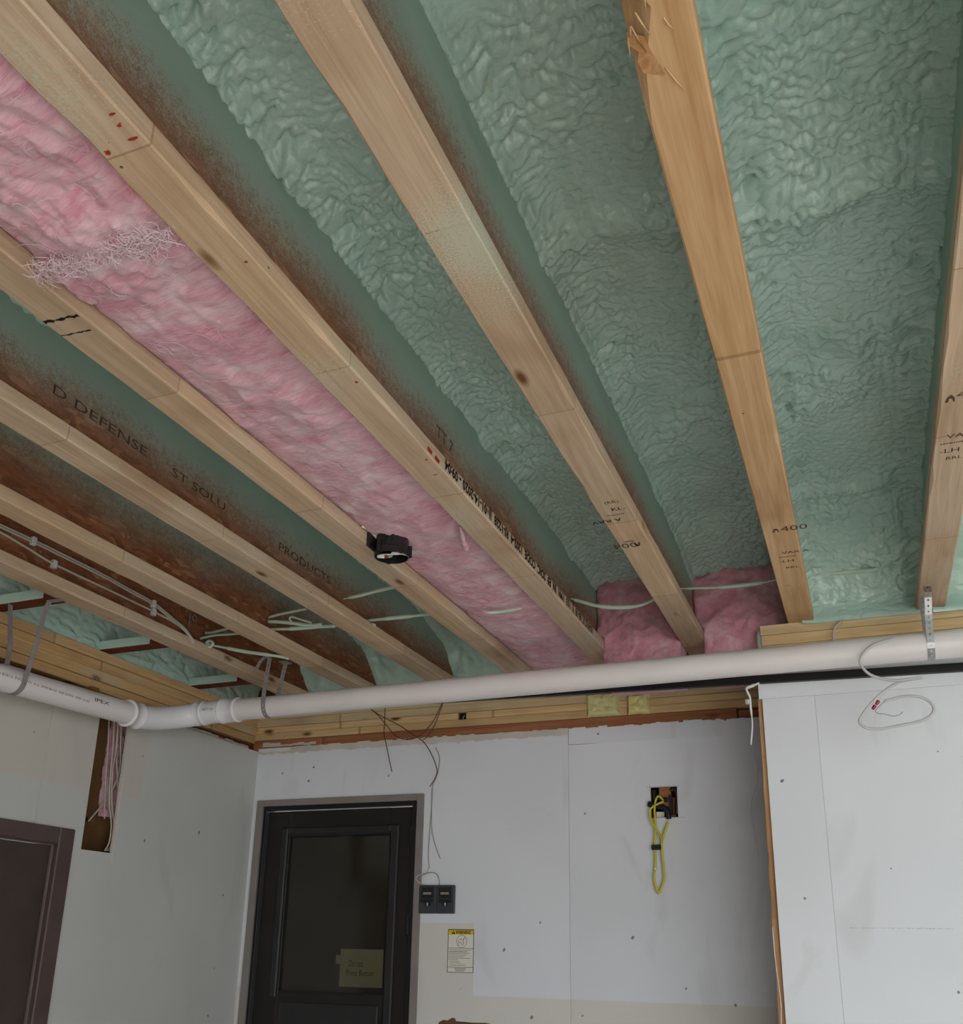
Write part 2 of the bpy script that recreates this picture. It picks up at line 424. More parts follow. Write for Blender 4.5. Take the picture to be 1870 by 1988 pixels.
M['ink'] = plain('black_ink', srgb(34, 26, 22), .8, .2)
M['ink_web'] = plain('web_ink', srgb(84, 72, 62), .8, .2)
M['ink_soft'] = plain('faded_ink', srgb(96, 72, 54), .8, .2)
M['red'] = plain('red_paint', srgb(170, 62, 42), .7, .2, var=.2)
M['blue'] = plain('blue_ink', srgb(60, 130, 170), .6, .2)
M['paper'] = plain('paper', srgb(232, 228, 216), .8, .2, var=.02)
M['note'] = plain('note_paper', srgb(214, 210, 178), .8, .2, var=.03)
M['sign_y'] = plain('sign_yellow', srgb(226, 196, 44), .5, .3, var=.02)
M['redcap'] = plain('red_connector', srgb(150, 24, 50), .35, .5)
M['concrete'] = plain('concrete', srgb(182, 178, 172), .85, .2, var=.1, vs=3)
M['drive'] = plain('driveway', srgb(178, 176, 170), .9, .1, var=.05, vs=2)
M['scrape'] = plain('torn_drywall', srgb(110, 84, 66), .9, .1, var=.15)
g = NT('tinted_glass'); gt = g.t; gt.nodes.remove(g.b)
tr = g.n('BsdfTransparent', Color=(.70, .69, .65, 1)); gl = g.n('BsdfGlossy', Color=(.8, .8, .8, 1), Roughness=.12)
fr = g.n('Fresnel', IOR=1.45); mx = g.n('MixShader'); g.link(fr.outputs[0], mx.inputs[0]); g.link(tr.outputs[0], mx.inputs[1]); g.link(gl.outputs[0], mx.inputs[2])
g.link(mx.outputs[0], gt.nodes['Material Output'].inputs[0]); M['glass'] = g.mat

# ------------------------------------------------------------------ key dimensions
H = 1.158                  # underside of the joists above the lens
DEPTH, FH, FW = 0.406, 0.042, 0.091
DECK = H+DEPTH
YR, YF, XL, XR = 4.10, 3.49, -2.88, 5.7
FLOOR = -ZC
JX = dict(A=.236, B=-.197, C=-.609, D=-1.005, E=-1.412, F=-1.803, G=-2.221, H=-2.600)   # left edge of each bottom flange
YB = -2.5                  # open garage door behind the camera

# ------------------------------------------------------------------ setting
obj('floor', MB().box(-3.2, 5.8, YB, 4.4, FLOOR-.12, FLOOR), M['concrete'], kind='structure')
obj('ground', MB().box(-14, 14, -26, YB, FLOOR-.16, FLOOR-.02), M['drive'], kind='structure')
obj('ceiling', MB().box(-3.2, 5.8, YB, 4.4, DECK, DECK+.02), M['sheath'], kind='structure')
wr = empty('wall_right', (XR, 0, FLOOR), kind='structure')
obj('drywall_sheet', MB().box(XR, XR+.1, YB, 4.4, FLOOR, DECK), M['white'], wr)
wf = empty('wall_front', (0, YB, FLOOR), kind='structure')
obj('drywall_sheet', MB().box(-3.2, .2, YB, YB+.12, FLOOR, DECK).box(5.6, 5.8, YB, YB+.12, FLOOR, DECK).box(.2, 5.6, YB, YB+.12, .95, DECK), M['white'], wf)

def cells(mb, us, vs, fn, P, t):
    """sheet with cut-outs: cells between the cuts us x vs; fn gives the material index or None; P(u,v,d) a point at depth d"""
    K = {}
    for i in range(len(us)-1):
        for j in range(len(vs)-1): K[i, j] = fn((us[i]+us[i+1])/2, (vs[j]+vs[j+1])/2)
    for (i, j), k in K.items():
        if k is None: continue
        a, b, c, d = us[i], us[i+1], vs[j], vs[j+1]
        mb.quad(P(a, c, 0), P(b, c, 0), P(b, d, 0), P(a, d, 0), k)
        mb.quad(P(a, c, t), P(a, d, t), P(b, d, t), P(b, c, t), k)
        for (di, dj, p, q) in ((-1, 0, (a, c), (a, d)), (1, 0, (b, d), (b, c)), (0, -1, (b, c), (a, c)), (0, 1, (a, d), (b, d))):
            if K.get((i+di, j+dj)) is None:
                mb.quad(P(*p, 0), P(*q, 0), P(*q, t), P(*p, t), 2)
    return mb
# left wall --------------------------------------------------------------
wl = empty('wall_left', (XL, 1.0, FLOOR), kind='structure')
PL = lambda u, v, d: (XL-d, u, v)
PAINT = [M['white_side'], M['beige'], M['gyp']]
TOPL = .947
def lw(u, v):
    if 1.99 < u < 2.868 and v < .372: return None
    if 2.978 < u < 3.15 and v > .345: return None
    if v > .58 and u < 2.978: return 1
    if v > .58 and 3.15 < u < 3.278: return 1
    return 0
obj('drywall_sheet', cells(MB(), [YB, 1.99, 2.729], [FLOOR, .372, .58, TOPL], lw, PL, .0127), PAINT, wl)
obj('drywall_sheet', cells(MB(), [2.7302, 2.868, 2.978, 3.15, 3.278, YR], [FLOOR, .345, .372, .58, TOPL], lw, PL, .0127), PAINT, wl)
bk = MB().box(XL-.12, XL-.014, YB, 1.97, FLOOR, TOPL-.01).box(XL-.12, XL-.014, 1.97, 2.88, .39, TOPL-.01)
bk.box(XL-.12, XL-.014, 2.88, 2.965, FLOOR, TOPL-.01).box(XL-.12, XL-.014, 3.26, YR+.1, FLOOR, TOPL-.01).box(XL-.12, XL-.014, 2.965, 3.26, FLOOR, .335)
bk.box(XL-.13, XL-.105, 2.965, 3.26, .335, TOPL+.1)
obj('sheathing', bk, M['sheath'], wl)
obj('stud', MB().box(XL-.105, XL-.014, 2.927, 2.966, .3, TOPL+.05), M['stud'], wl)
obj('stud', MB().box(XL-.105, XL-.014, 3.26, 3.298, .3, TOPL+.05), M['stud'], wl)
zt = [H, H-.041, H-.083, H-.127, .992]
for i in range(4):
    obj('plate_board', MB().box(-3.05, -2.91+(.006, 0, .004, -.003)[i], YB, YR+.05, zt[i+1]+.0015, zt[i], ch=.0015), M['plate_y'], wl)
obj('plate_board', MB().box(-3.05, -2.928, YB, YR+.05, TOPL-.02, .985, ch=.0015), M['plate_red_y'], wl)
# drywall lip left on the old plate
lip = MB()
for k in range(30):
    y0 = 2.2+k*.062; lip.box(-2.929, -2.92+random.uniform(-.002, .003), y0, y0+.064, .952+random.uniform(0, .006), .973+random.uniform(-.006, .006))
obj('drywall_scrap', lip, M['gyp'], wl)

# back wall of the recess --------------------------------------------------
wb = empty('wall_back', (-1.6, YR, FLOOR), kind='structure')
PB = lambda u, v, d: (u, YR+d, v)
PAINTB = [M['white'], M['beige_b'], M['gyp']]
def rw(u, v):
    if -2.82 < u < -1.955 and -1.40 < v < .664: return None
    if -.852 < u < -.738 and .548 < v < .678: return None
    if v < -.193: return 1
    if -1.93 < u < -1.66 and v < .11: return 1
    return 0
TOPB = .962
obj('drywall_sheet', cells(MB(), [-2.88, -2.82, -1.955, -1.93, -1.66, -1.2196], [FLOOR, -1.40, -.193, .11, .664, TOPB], rw, PB, .0127), PAINTB, wb)
obj('drywall_sheet', cells(MB(), [-1.2184, -.852, -.738, -.32], [FLOOR, -.193, .548, .678, .886], rw, PB, .0127), PAINTB, wb)
# ragged strip above the joint
st = MB(); xs = np.linspace(-1.2175, -.32, 46)
for a, b in zip(xs[:-1], xs[1:]):
    st.box(a, b, YR+.001, YR+.0125, .8885-.012*(a+1.2175)/.9, TOPB+random.uniform(-.006, .004))
obj('drywall_strip', st, M['white'], wb)
tp = MB(); xs = np.linspace(-2.88, -1.2205, 70)
for a, b in zip(xs[:-1], xs[1:]):
    tp.box(a, b, YR-.0006, YR+.006, TOPB-.03+random.uniform(-.004, .004), TOPB+random.uniform(-.002, .006)-(.02 if a < -2.7 else 0))
obj('torn_tape_edge', tp, M['gyp'], wb)
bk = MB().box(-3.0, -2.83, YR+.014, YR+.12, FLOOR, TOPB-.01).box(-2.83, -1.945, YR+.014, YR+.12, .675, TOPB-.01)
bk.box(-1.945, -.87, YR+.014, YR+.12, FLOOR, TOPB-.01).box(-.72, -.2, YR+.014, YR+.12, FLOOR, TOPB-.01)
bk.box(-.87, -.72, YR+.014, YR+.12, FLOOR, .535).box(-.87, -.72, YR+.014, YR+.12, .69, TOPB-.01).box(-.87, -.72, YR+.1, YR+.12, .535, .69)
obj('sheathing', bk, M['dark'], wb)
zb = [H, H-.041, H-.08, H-.115, 1.006]
for i in range(4):
    jj = [-2.92, -1.98, -1.776, -1.724, -.3] if i == 2 else ([-2.92, -1.13, -.985, -.3] if i in (1,) else [-2.92, -.3])
    if i == 2: spans = [(-2.92, -1.772), (-1.73, -1.128), (-.985, -.945), (-.845, -.3)]
    elif i == 1: spans = [(-2.92, -1.128), (-.985, -.945), (-.852, -.3)]
    elif i == 3: spans = [(-2.92, -1.128), (-.985, -.945), (-.845, -.3)]
    else: spans = [(-2.92, -.3)]
    for (a, b) in spans:
        obj('plate_board', MB().box(a, b-.001, YR+.012+(.004, 0, .003, -.002)[i], YR+.1, zb[i+1]+.0015, zb[i], ch=.0015), M['plate_dull' if i < 2 else 'plate'], wb)
obj('plate_board', MB().box(-2.92, -.47, YR+.006, YR+.1, TOPB-.02, 1.005, ch=.002), M['plate_red'], wb)
obj('plate_board', MB().box(-.468, -.3, YR+.03, YR+.1, TOPB-.02, 1.0, ch=.002), M['plate_red'], wb)
rr = MB()
for k in range(9):
    x = -2.86+k*.035; rr.box(x, x+.036, YR+.0035, YR+.007, .968+random.uniform(0, .004), .978+random.uniform(-.006, .008)+.01*(k < 3))
obj('drywall_scrap', rr, M['gyp'], wb)
sm = MB(); pts = [(-1.83, -.33), (-1.815, -.305), (-1.795, -.296), (-1.775, -.298), (-1.757, -.286), (-1.742, -.287), (-1.735, -.299), (-1.66, -.302), (-1.6, -.30), (-1.55, -.306), (-1.5, -.318), (-1.42, -.335), (-1.4, -.42), (-1.85, -.42)]
sm.add([(x, YR-.0012, z) for x, z in pts], [tuple(range(len(pts)))]); obj('torn_patch', sm, M['scrape'], wb)

# projecting wall at the back right -----------------------------------------
wp = empty('wall_back_right', (.5, YF, FLOOR), kind='structure')
PF = lambda u, v, d: (u, YF+d, v)
PAINTF = [M['white'], M['beige'], M['gyp']]
fw = lambda u, v: 0
obj('drywall_sheet', cells(MB(), [-.307, -.1280], [FLOOR, .8795], fw, PF, .0127), PAINTF, wp)
obj('drywall_sheet', cells(MB(), [-.1273, 1.1], [FLOOR, .8795], fw, PF, .0127), PAINTF, wp)
obj('drywall_sheet', cells(MB(), [1.102, XR], [FLOOR, .8795], fw, PF, .0127), PAINTF, wp)
obj('drywall_strip', cells(MB(), [-.318, XR], [.8802, 1.03], fw, PF, .0127), PAINTF, wp)
ed = MB(); z = FLOOR
while z < .89:
    dz = random.uniform(.02, .09); e = -.3215-(.009*(.9-z)/1.1)+random.uniform(-.0015, .0015)
    ed.box(e, -.28, YF+.0132+random.uniform(0, .0012), YF+.0245, z, min(z+dz, .89)); z += dz
obj('strand_board_edge', ed, M['osb_edge'], wp)
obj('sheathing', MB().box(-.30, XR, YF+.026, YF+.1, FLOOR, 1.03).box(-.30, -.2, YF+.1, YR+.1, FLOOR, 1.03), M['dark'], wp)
zf = [H, H-.039, H-.079, H-.12]
for i in range(3):
    obj('plate_board', MB().box(-.294-(.003 if i == 0 else 0), XR, YF, YF+.1, zf[i+1]+.0012, zf[i], ch=.0015), M['plate' if i else 'plate_dull'], wp)
obj('foam_smear', MB().lathe((-.298, YF+.03, H-.045), [(.001, -.04), (.012, -.035), (.016, -.01), (.015, .015), (.01, .034), (.001, .037)], 10), M['foam_pale'], wp, smooth=True)
crack = MB()
for k in range(60):
    x = -.085+k*.0052; crack.box(x, x+random.uniform(.001, .005), YF-.0006, YF+.001, .088+random.uniform(-.0008, .0004), .0895+random.uniform(-.0004, .001))
obj('scuff_line', crack, M['scuff'], wp)

obj('rim_board', MB().box(-3.1, -.14, YR+.13, YR+.16, .9, DECK), M['sheath'], wb)
obj('rim_board', MB().box(-.16, XR+.1, YF+.105, YF+.135, .9, DECK).box(-.16, -.14, YF+.135, YR+.13, .9, DECK), M['sheath'], wp)
obj('rim_board', MB().box(-3.09, -3.055, YB, YR+.16, .9, DECK), M['sheath'], wl)
# ------------------------------------------------------------------ I-joists
JL = dict(
 A='bare pale joist nearest the rightmost edge, perforated metal strap hanging from its end',
 B='orange-brown joist with a splintered chunk torn from its near end, left of the strapped one',
 C='joist with ink stamps near its far end and a pink batt end on both sides',
 D='joist with red paint marks and a black printed code along its side flange',
 E='joist beside the long pink batt that carries the black round ceiling box',
 F='joist with dark lettering PRODUCTS printed on its speckled brown web',
 G='joist above the two stapled cables, with a short strap nailed on its end',
 H='joist nearest the left wall, white cables stapled along its brown web')
WEB = dict(A=(.10, .02, 1, 1, 0), B=(.03, .02, 2, 1, 0), C=(.150, .035, 3, 1, .2), D=(.125, .045, 4, 1, .15), E=(.16, .04, 5, 1, 0),
           F=(.125, .03, 6, 1, .2), G=(.165, .05, 7, .85, .4), H=(.30, .05, 8, .7, .3))
YEND = dict(A=YF+.07, B=YF+.07)
JO = {}
def flange(x0, x1, y0, y1, z0, z1, seed, rough=.0012, chip=None):
    """lofted lumber with slightly waned arrises"""
    rnd = random.Random(seed); mb = MB(); ys = list(np.arange(y0, y1, .09))+[y1]; vs = []
    c = .003
    for y in ys:
        j = lambda: rnd.uniform(-rough, rough)
        w = [0, 0, 0, 0]
        for q in range(4):
            if rnd.random() < .10: w[q] = rnd.uniform(.001, .006)
        if chip:
            for (ya, yb, d) in chip:
                if ya <= y <= yb: w[0] += d
        ring = [(x0+c+w[0]+j(), z0), (x1-c-w[1]+j(), z0), (x1, z0+c+w[1]+j()), (x1+j()*.4, z1-c-w[2]), (x1-c, z1), (x0+c, z1), (x0+j()*.4, z1-c), (x0, z0+c+w[0]+j())]
        vs += [(x, y, z) for x, z in ring]
    n = len(ys); fs = []
    for i in range(n-1):
        for k in range(8):
            k2 = (k+1) % 8; fs.append((i*8+k, (i+1)*8+k, (i+1)*8+k2, i*8+k2))
    fs += [tuple(range(8)), tuple((n-1)*8+7-k for k in range(8))]
    return mb.add(vs, fs)
for k, x in JX.items():
    ye = YEND.get(k, YR+.07); xc = x+FW/2
    root = empty('i_joist', (xc, 0, H), JL[k], 'joist', 'wooden I-joists of the ceiling'); JO[k] = root
    chip = [(.9, 1.02, .012), (.86, .95, .02)] if k == 'B' else None
    obj('bottom_flange', flange(x, x+FW, YB+.1, ye, H, H+FH, ord(k), chip=chip), M['lumber_b' if k == 'B' else 'lumber'], root)
    obj('top_flange', MB().box(x, x+FW, YB+.1, ye, DECK-FH, DECK-.0005, ch=.002), M['lumber'], root)
    b, a, s, fu, dk = WEB[k]
    obj('web', MB().box(xc-.0048, xc+.0048, YB+.1, ye, H+FH-.005, DECK-FH+.005), osb('strand_board_web_'+k.lower(), b, a, s, fu, dk), root)

# printed and painted marks on the joists
def mark(parent, name, mb, mat):
    part = next(c for c in parent.children if c.name.startswith('web' if name == 'printed_lettering' else 'bottom_flange'))
    o = obj(name, mb, mat, part)
    if name in ('printed_lettering', 'printed_code', 'ink_stamp', 'splinter'): o['kind'] = 'stuff'
    return o
xs = JX['D']+FW
mark(JO['D'], 'printed_code', text_mb('10-01S X 18-18  ||  103  1991  IN  E9  SOIC  CODE  1202-4  RI-1228  ||  01-14-2020 - 09:04', .040, (xs+.0006, 3.42, H+.036), (0, -1, 0), (0, 0, -1), width=1.42, bold=.0014), M['ink'])
ring = lambda y, z, s: [(xs, y-s, z), (xs+.0008, y, z+s*.4)]
for (px, py, w, hh, zz) in ((218, 222, .022, .006, 0), (232, 242, .02, .008, 0), (255, 270, .04, .006, 0), (208, 296, .02, .012, 0), (478, 508, .012, .01, 0), (692, 742, .016, .012, 0), (846, 921, .022, .009, 0), (828, 892, .014, .012, 0)):
    p = onZ(px, py, H); mb = MB(); n = 9; vs = []; w *= .75; hh *= .55
    for i in range(n):
        a = 2*math.pi*i/n; r = random.uniform(.35, 1.0); vs.append((p[0]+w/2*r*math.cos(a), p[1]+hh*r*math.sin(a), H-.0006))
    mb.add(vs, [tuple(range(n))]); mark(JO['D'], 'paint_mark', mb, M['red'])
for (py, zz) in ((1.885, .012), (1.93, .010)):
    mb = MB(); mb.add([(xs+.0008, py, H+zz-.006), (xs+.0008, py+.026, H+zz-.008), (xs+.0008, py+.032, H+zz+.004), (xs+.0008, py+.006, H+zz+.007)], [(0,1,2,3)]); mark(JO['D'], 'paint_mark', mb, M['red'])
def stamp(k, px, py, txt, size, mat='ink_soft', flip=False):
    p = onZ(px, py, H); r, u = ((1, 0, 0), (0, -1, 0))
    if flip: r, u = (-1, 0, 0), (0, 1, 0)
    mark(JO[k], 'ink_stamp', text_mb(txt, size, (p[0], p[1], H), r, u, off=.0006), M[mat])
def stampbar(k, px, py, w, hgt=.004):
    p = onZ(px, py, H); mb = MB(); x = p[0]
    while x < p[0]+w:
        d = random.uniform(.003, .009); mb.quad((x, p[1], H-.0006), (x, p[1]+hgt, H-.0006), (min(x+d, p[0]+w), p[1]+hgt, H-.0006), (min(x+d, p[0]+w), p[1], H-.0006)); x += d+.0015
    mark(JO[k], 'ink_stamp', mb, M['ink_soft'])
def house(k, px, py, s=.03, flip=1):
    p = onZ(px, py, H); z = H-.0006; mb = MB()
    q = lambda x, y: (p[0]+x*s*flip, p[1]-y*s*1.6*flip, z)
    mb.add([q(0, 0), q(.2, .55), q(.5, .8), q(.8, .45), q(.85, 0), q(.7, 0), q(.6, .35), q(.35, .4), q(.3, 0)], [(0, 1, 2, 3, 4, 5, 6, 7, 8)]); mark(JO[k], 'ink_stamp', mb, M['ink_soft'])
stamp('C', 1174, 979, '(RR)', .022); stamp('C', 1188, 992, 'KL-', .028, 'ink'); stampbar('C', 1178, 1001, .05); stamp('C', 1205, 1005, 'A RAV', .03, 'ink', True)
stampbar('C', 1213, 1051, .028, .006); stamp('C', 1236, 1052, '004', .05, 'ink_soft', True); house('C', 1243, 1052, .024, -1)
house('B', 1500, 1034, .022); stamp('B', 1516, 1032, '400', .05, 'ink_soft'); stamp('B', 1518, 1076, 'VAR A', .028, 'ink_soft'); stampbar('B', 1512, 1082, .052); stamp('B', 1513, 1093, '-LH', .03); stamp('B', 1526, 1104, 'RRL', .024)
house('A', 1834, 782, .024); stamp('A', 1856, 774, '400', .045); stamp('A', 1837, 852, 'VAR A', .03); stampbar('A', 1826, 862, .06); stamp('A', 1823, 881, '-LH', .03); stamp('A', 1835, 893, 'RRL', .022)
fx = JX['F']+FW/2+.0052
mark(JO['F'], 'printed_lettering', text_mb('D DEFENSE', .038, (fx, 1.50, 1.278), (0, 1, 0), (0, 0, 1), width=.34), M['ink_web'])
mark(JO['F'], 'printed_lettering', text_mb('ST SOLU', .038, (fx, 1.95, 1.275), (0, 1, 0), (0, 0, 1), width=.25), M['ink_web'])
mark(JO['F'], 'printed_lettering', text_mb('PRODUCTS', .042, (fx, 2.50, 1.268), (0, 1, 0), (0, 0, 1), width=.34), M['ink_web'])
dx_ = JX['D']+FW/2+.0052
mark(JO['D'], 'printed_lettering', text_mb('TT 7', .05, (dx_, 2.02, 1.285), (0, 1, 0), (0, 0, 1), width=.11), M['ink_soft'])
# splinters on the torn joist and a charred stripe on the joist with the box
sp_ = MB()
for i in range(7):
    y = random.uniform(.9, 1.04); x = JX['B']+random.uniform(0, .055); l = random.uniform(.015, .045); a = random.uniform(-.5, .5)
    sp_.tube([(x, y, H-.001), (x+l*.5*math.sin(a), y+l*.5, H-.004), (x+l*math.sin(a), y+l, H-.002)], [.0012, .0016, .0004], 4)
mark(JO['B'], 'splinter', sp_, M['lumber_b'])
tr_ = MB(); vs = []
for (px, py) in ((1217, 62), (1252, 70), (1262, 95), (1285, 130), (1292, 146), (1250, 142), (1238, 120), (1240, 100), (1222, 88)):
    p = onZ(px, py, H); vs.append((p[0], p[1], H-.0007))
tr_.add(vs, [tuple(range(len(vs)))]); mark(JO['B'], 'torn_grain', tr_, M['osb_edge'])
for (a, b, w) in (((86, 626), (152, 612), .012), ((118, 652), (176, 640), .006)):
    p, q = onZ(*a, H), onZ(*b, H); tt = np.linspace(0, 1, 14); up_ = [p*(1-t)+q*t+np.array([0, w*random.uniform(.05, .5), -.0006]) for t in tt]; lo_ = [p*(1-t)+q*t-np.array([0, w*random.uniform(.05, .5), .0006]) for t in tt[::-1]]
    mark(JO['E'], 'charred_stripe', MB().add(up_+lo_, [tuple(range(28))]), M['ink'])

# ------------------------------------------------------------------ spray foam
def resample(path, ds, y_dense=.55):
    out = [np.array(path[0], float)]
    for a, b in zip(path[:-1], path[1:]):
        a, b = np.array(a, float), np.array(b, float); L = np.linalg.norm(b-a)
        t = 0.0
        while t < L-1e-6:
            yy = a[0]+(b[0]-a[0])*t/L; d = .08 if yy < y_dense else (ds if yy < 2.2 else ds*1.35)
            t = min(L, t+d); out.append(a+(b-a)*t/L)
    return np.array(out)
def smooth_rows(A, n):
    if n < 2: return A
    k = np.ones(2*n+1)/(2*n+1); B = np.pad(A, ((n, n), (0, 0)), 'reflect', reflect_type='odd')
    return np.stack([np.convolve(B[:, i], k, 'valid') for i in range(A.shape[1])], 1)
def fillet(path, r=.06, k=6):
    out = [path[0]]
    for i in range(1, len(path)-1):
        a, b, c = (np.array(path[j], float) for j in (i-1, i, i+1))
        u = (a-b)/np.linalg.norm(a-b); w = (c-b)/np.linalg.norm(c-b); rr = min(r, .45*np.linalg.norm(a-b), .45*np.linalg.norm(c-b))
        p, q = b+u*rr, b+w*rr
        for t in np.linspace(0, 1, k): out.append(tuple((1-t)**2*p+2*t*(1-t)*b+t*t*q))
    out.append(path[-1]); return out
def foam(label, x0, x1, path, ds, du, seed, edge=.02, amp=1.0, ridge=(), mats=None, pale_from=None, wob=.006, edge_sides=(1, 1), ew=.035):
    P = resample(fillet(path), ds); n = len(P); nd_ = int((P[:, 0] > 2.4).sum()); P[n-nd_:] = smooth_rows(P[n-nd_:], int(.03/ds)); nu = max(8, int((x1-x0)/du))
    T = np.gradient(P, axis=0); T /= np.linalg.norm(T, axis=1)[:, None]+1e-9; T = smooth_rows(T, int(.03/ds)); T /= np.linalg.norm(T, axis=1)[:, None]+1e-9
    S = np.concatenate([[0], np.cumsum(np.linalg.norm(np.diff(P, axis=0), axis=1))])+P[0, 0]
    X = np.linspace(x0, x1, nu); XX, SS = np.meshgrid(X, S)
    wx = (fbm(XX*11, SS*11, seed, 2)-.5)*.06; wy = (fbm(XX*11, SS*11, seed+50, 2)-.5)*.06
    U, V = XX+wx, SS+wy
    patch = fbm(XX*5, SS*3.2, seed+5, 3)
    w1, o1 = worley2(U/.020, V/.021, seed+1); w2, o2 = worley2(U/.012, V/.0125, seed+2); w3, o3 = worley2(U/.032, V/.036, seed+3)
    b1 = np.clip(1-(w1/.95)**2, 0, 1); b2 = np.clip(1-(w2/.95)**2, 0, 1); b3 = np.clip(1-(w3/.95)**2, 0, 1)
    eb = np.exp(-(np.minimum(XX-x0, x1-XX)/.13)**2); k1 = sstep(.38, .66, patch+.22*eb-.06); k3 = sstep(.55, .74, fbm(XX*7, SS*4, seed+9, 3))
    d = amp*((.0045+.012*k1)*b1+(.0060-.002*k1)*b2+.017*k3*b3)
    vz = sstep(1.46, 1.36, P[:, 1])[:, None]; w4 = worley(U/.026, V/.026, seed+4); b4 = np.sqrt(np.clip(1-(w4/.85)**2, 0, 1))
    d = d*(1-.4*vz)+vz*(.016*b4*(.4+fbm(XX*11, SS*11, seed+44, 2))+.03*(fbm(XX*9, SS*9, seed+45, 2)-.5))
    d = d+wob*fbm(XX*6, SS*4, seed+7, 3)*1.5
    e0, e1 = XX-x0, x1-XX
    for e, on, sgn in ((e0, edge_sides[0], 1), (e1, edge_sides[1], -1)):
        if not on: continue
        d = d+edge*np.exp(-(e/ew)**4)
        # rolled bead of scallops along the corner
        q, qo = worley2(e/.05, (V+sgn*e*.6)/.021, seed+11+sgn); bead = np.sqrt(np.clip(1-(q/.75)**2, 0, 1))
        m_ = sstep(.006, .018, e)*(1-sstep(.05, .085, e))*(.45+.9*fbm(XX*0+3, SS*3.0, seed+31+sgn, 2))
        d = d*(1-.6*m_)+amp*.017*bead*m_
    for (sc, w, a) in ridge:
        cc = SS-sc-.05*(fbm(XX*6, SS*0+seed, seed+13)-.5)*2
        d = d+a*np.exp(-(cc/w)**2)*(.6+.8*fbm(XX*14, SS*14, seed+21))+amp*.006*b3*np.exp(-(cc/(w*1.6))**2)
    fade = (.25+.75*sstep(0, .2, S[-1]-S))[:, None]; d = d*fade
    N2 = np.stack([T[:, 1], -T[:, 0]], 1)
    A = np.zeros((n, nu, 3)); A[:, :, 0] = XX
    A[:, :, 1] = P[:, 0][:, None]+N2[:, 0][:, None]*d; A[:, :, 2] = P[:, 1][:, None]+N2[:, 1][:, None]*d
    mb = MB(); mb.grid(A)
    # closed back so that the foam has body
    mi = mats or [M['foam']]
    if pale_from is not None:
        mm = np.zeros((n-1, nu-1), int); mm[(P[:-1, 1][:, None]+.16*(fbm(XX*8, SS*8, seed+61, 3)[:-1, :-1]-.5)) < pale_from] = 1; mb.m = mm.reshape(-1).tolist()
    return obj('spray_foam', mb, mi, None, label, 'insulation', 'green spray foam in the joist bays', smooth=True)
cx = lambda k: JX[k]+FW/2
hw = .0048
foam('green spray foam between the splintered joist and the strapped joist, running down behind the plates', cx('B')+hw, cx('A')-hw,
     [(YB+.1, 1.525), (.5, 1.525), (1.0, 1.525), (3.15, 1.52), (3.36, 1.42), (3.50, 1.33), (3.535, 1.24), (3.530, H+.045), (3.500, H+.012), (3.482, H-.006), (3.484, H-.016)], .0042, .0044, 3, .02, 1.0, ridge=((1.74, .05, .02), (3.12, .04, .016)), mats=[M['foam'], M['foam_pale']], pale_from=1.40)
foam('green spray foam bay above the pink batt beside the plate end', cx('C')+hw, cx('B')-hw,
     [(YB+.1, 1.548), (.5, 1.548), (1.0, 1.548), (3.2, 1.535), (3.45, 1.50), (3.66, 1.475), (3.9, 1.47)], .0042, .0044, 21, .034, 1.0, ew=.055, ridge=((1.72, .06, .016),))
foam('green spray foam bay between the red-marked joist and the ink-stamped joist', cx('D')+hw, cx('C')-hw,
     [(YB+.1, 1.50), (.5, 1.50), (1.0, 1.497), (3.2, 1.485), (3.45, 1.485), (3.66, 1.472), (3.9, 1.47)], .0042, .0044, 37, .022, 1.25, ridge=((2.35, .05, .012),))
for (a, b, lab, sd) in (('F', 'E', 'green spray foam bay above the PRODUCTS lettering', 41), ('G', 'F', 'dim green spray foam bay between two middle joists over the pipe end', 55), ('H', 'G', 'narrow green spray foam bay above the stapled cables', 67)):
    foam(lab, cx(a)+hw, cx(b)-hw, [(YB+.1, 1.49), (1.6, 1.485), (3.5, 1.48), (3.92, 1.40), (4.04, 1.22), (4.05, H+.01)], .012, .012, sd, .02, 1.0, mats=[M['foam'], M['foam_pale']], pale_from=1.42)
foam('green spray foam at the extreme right edge, past the strapped joist', cx('A')+hw, XR, [(YB+.1, 1.53), (2.4, 1.525), (3.15, 1.515), (3.36, 1.42), (3.50, 1.33), (3.535, 1.24), (3.530, H+.045), (3.500, H+.012), (3.482, H-.006), (3.484, H-.016)], .016, .016, 71, .02, 1.0, mats=[M['foam'], M['foam_pale']], pale_from=1.40)
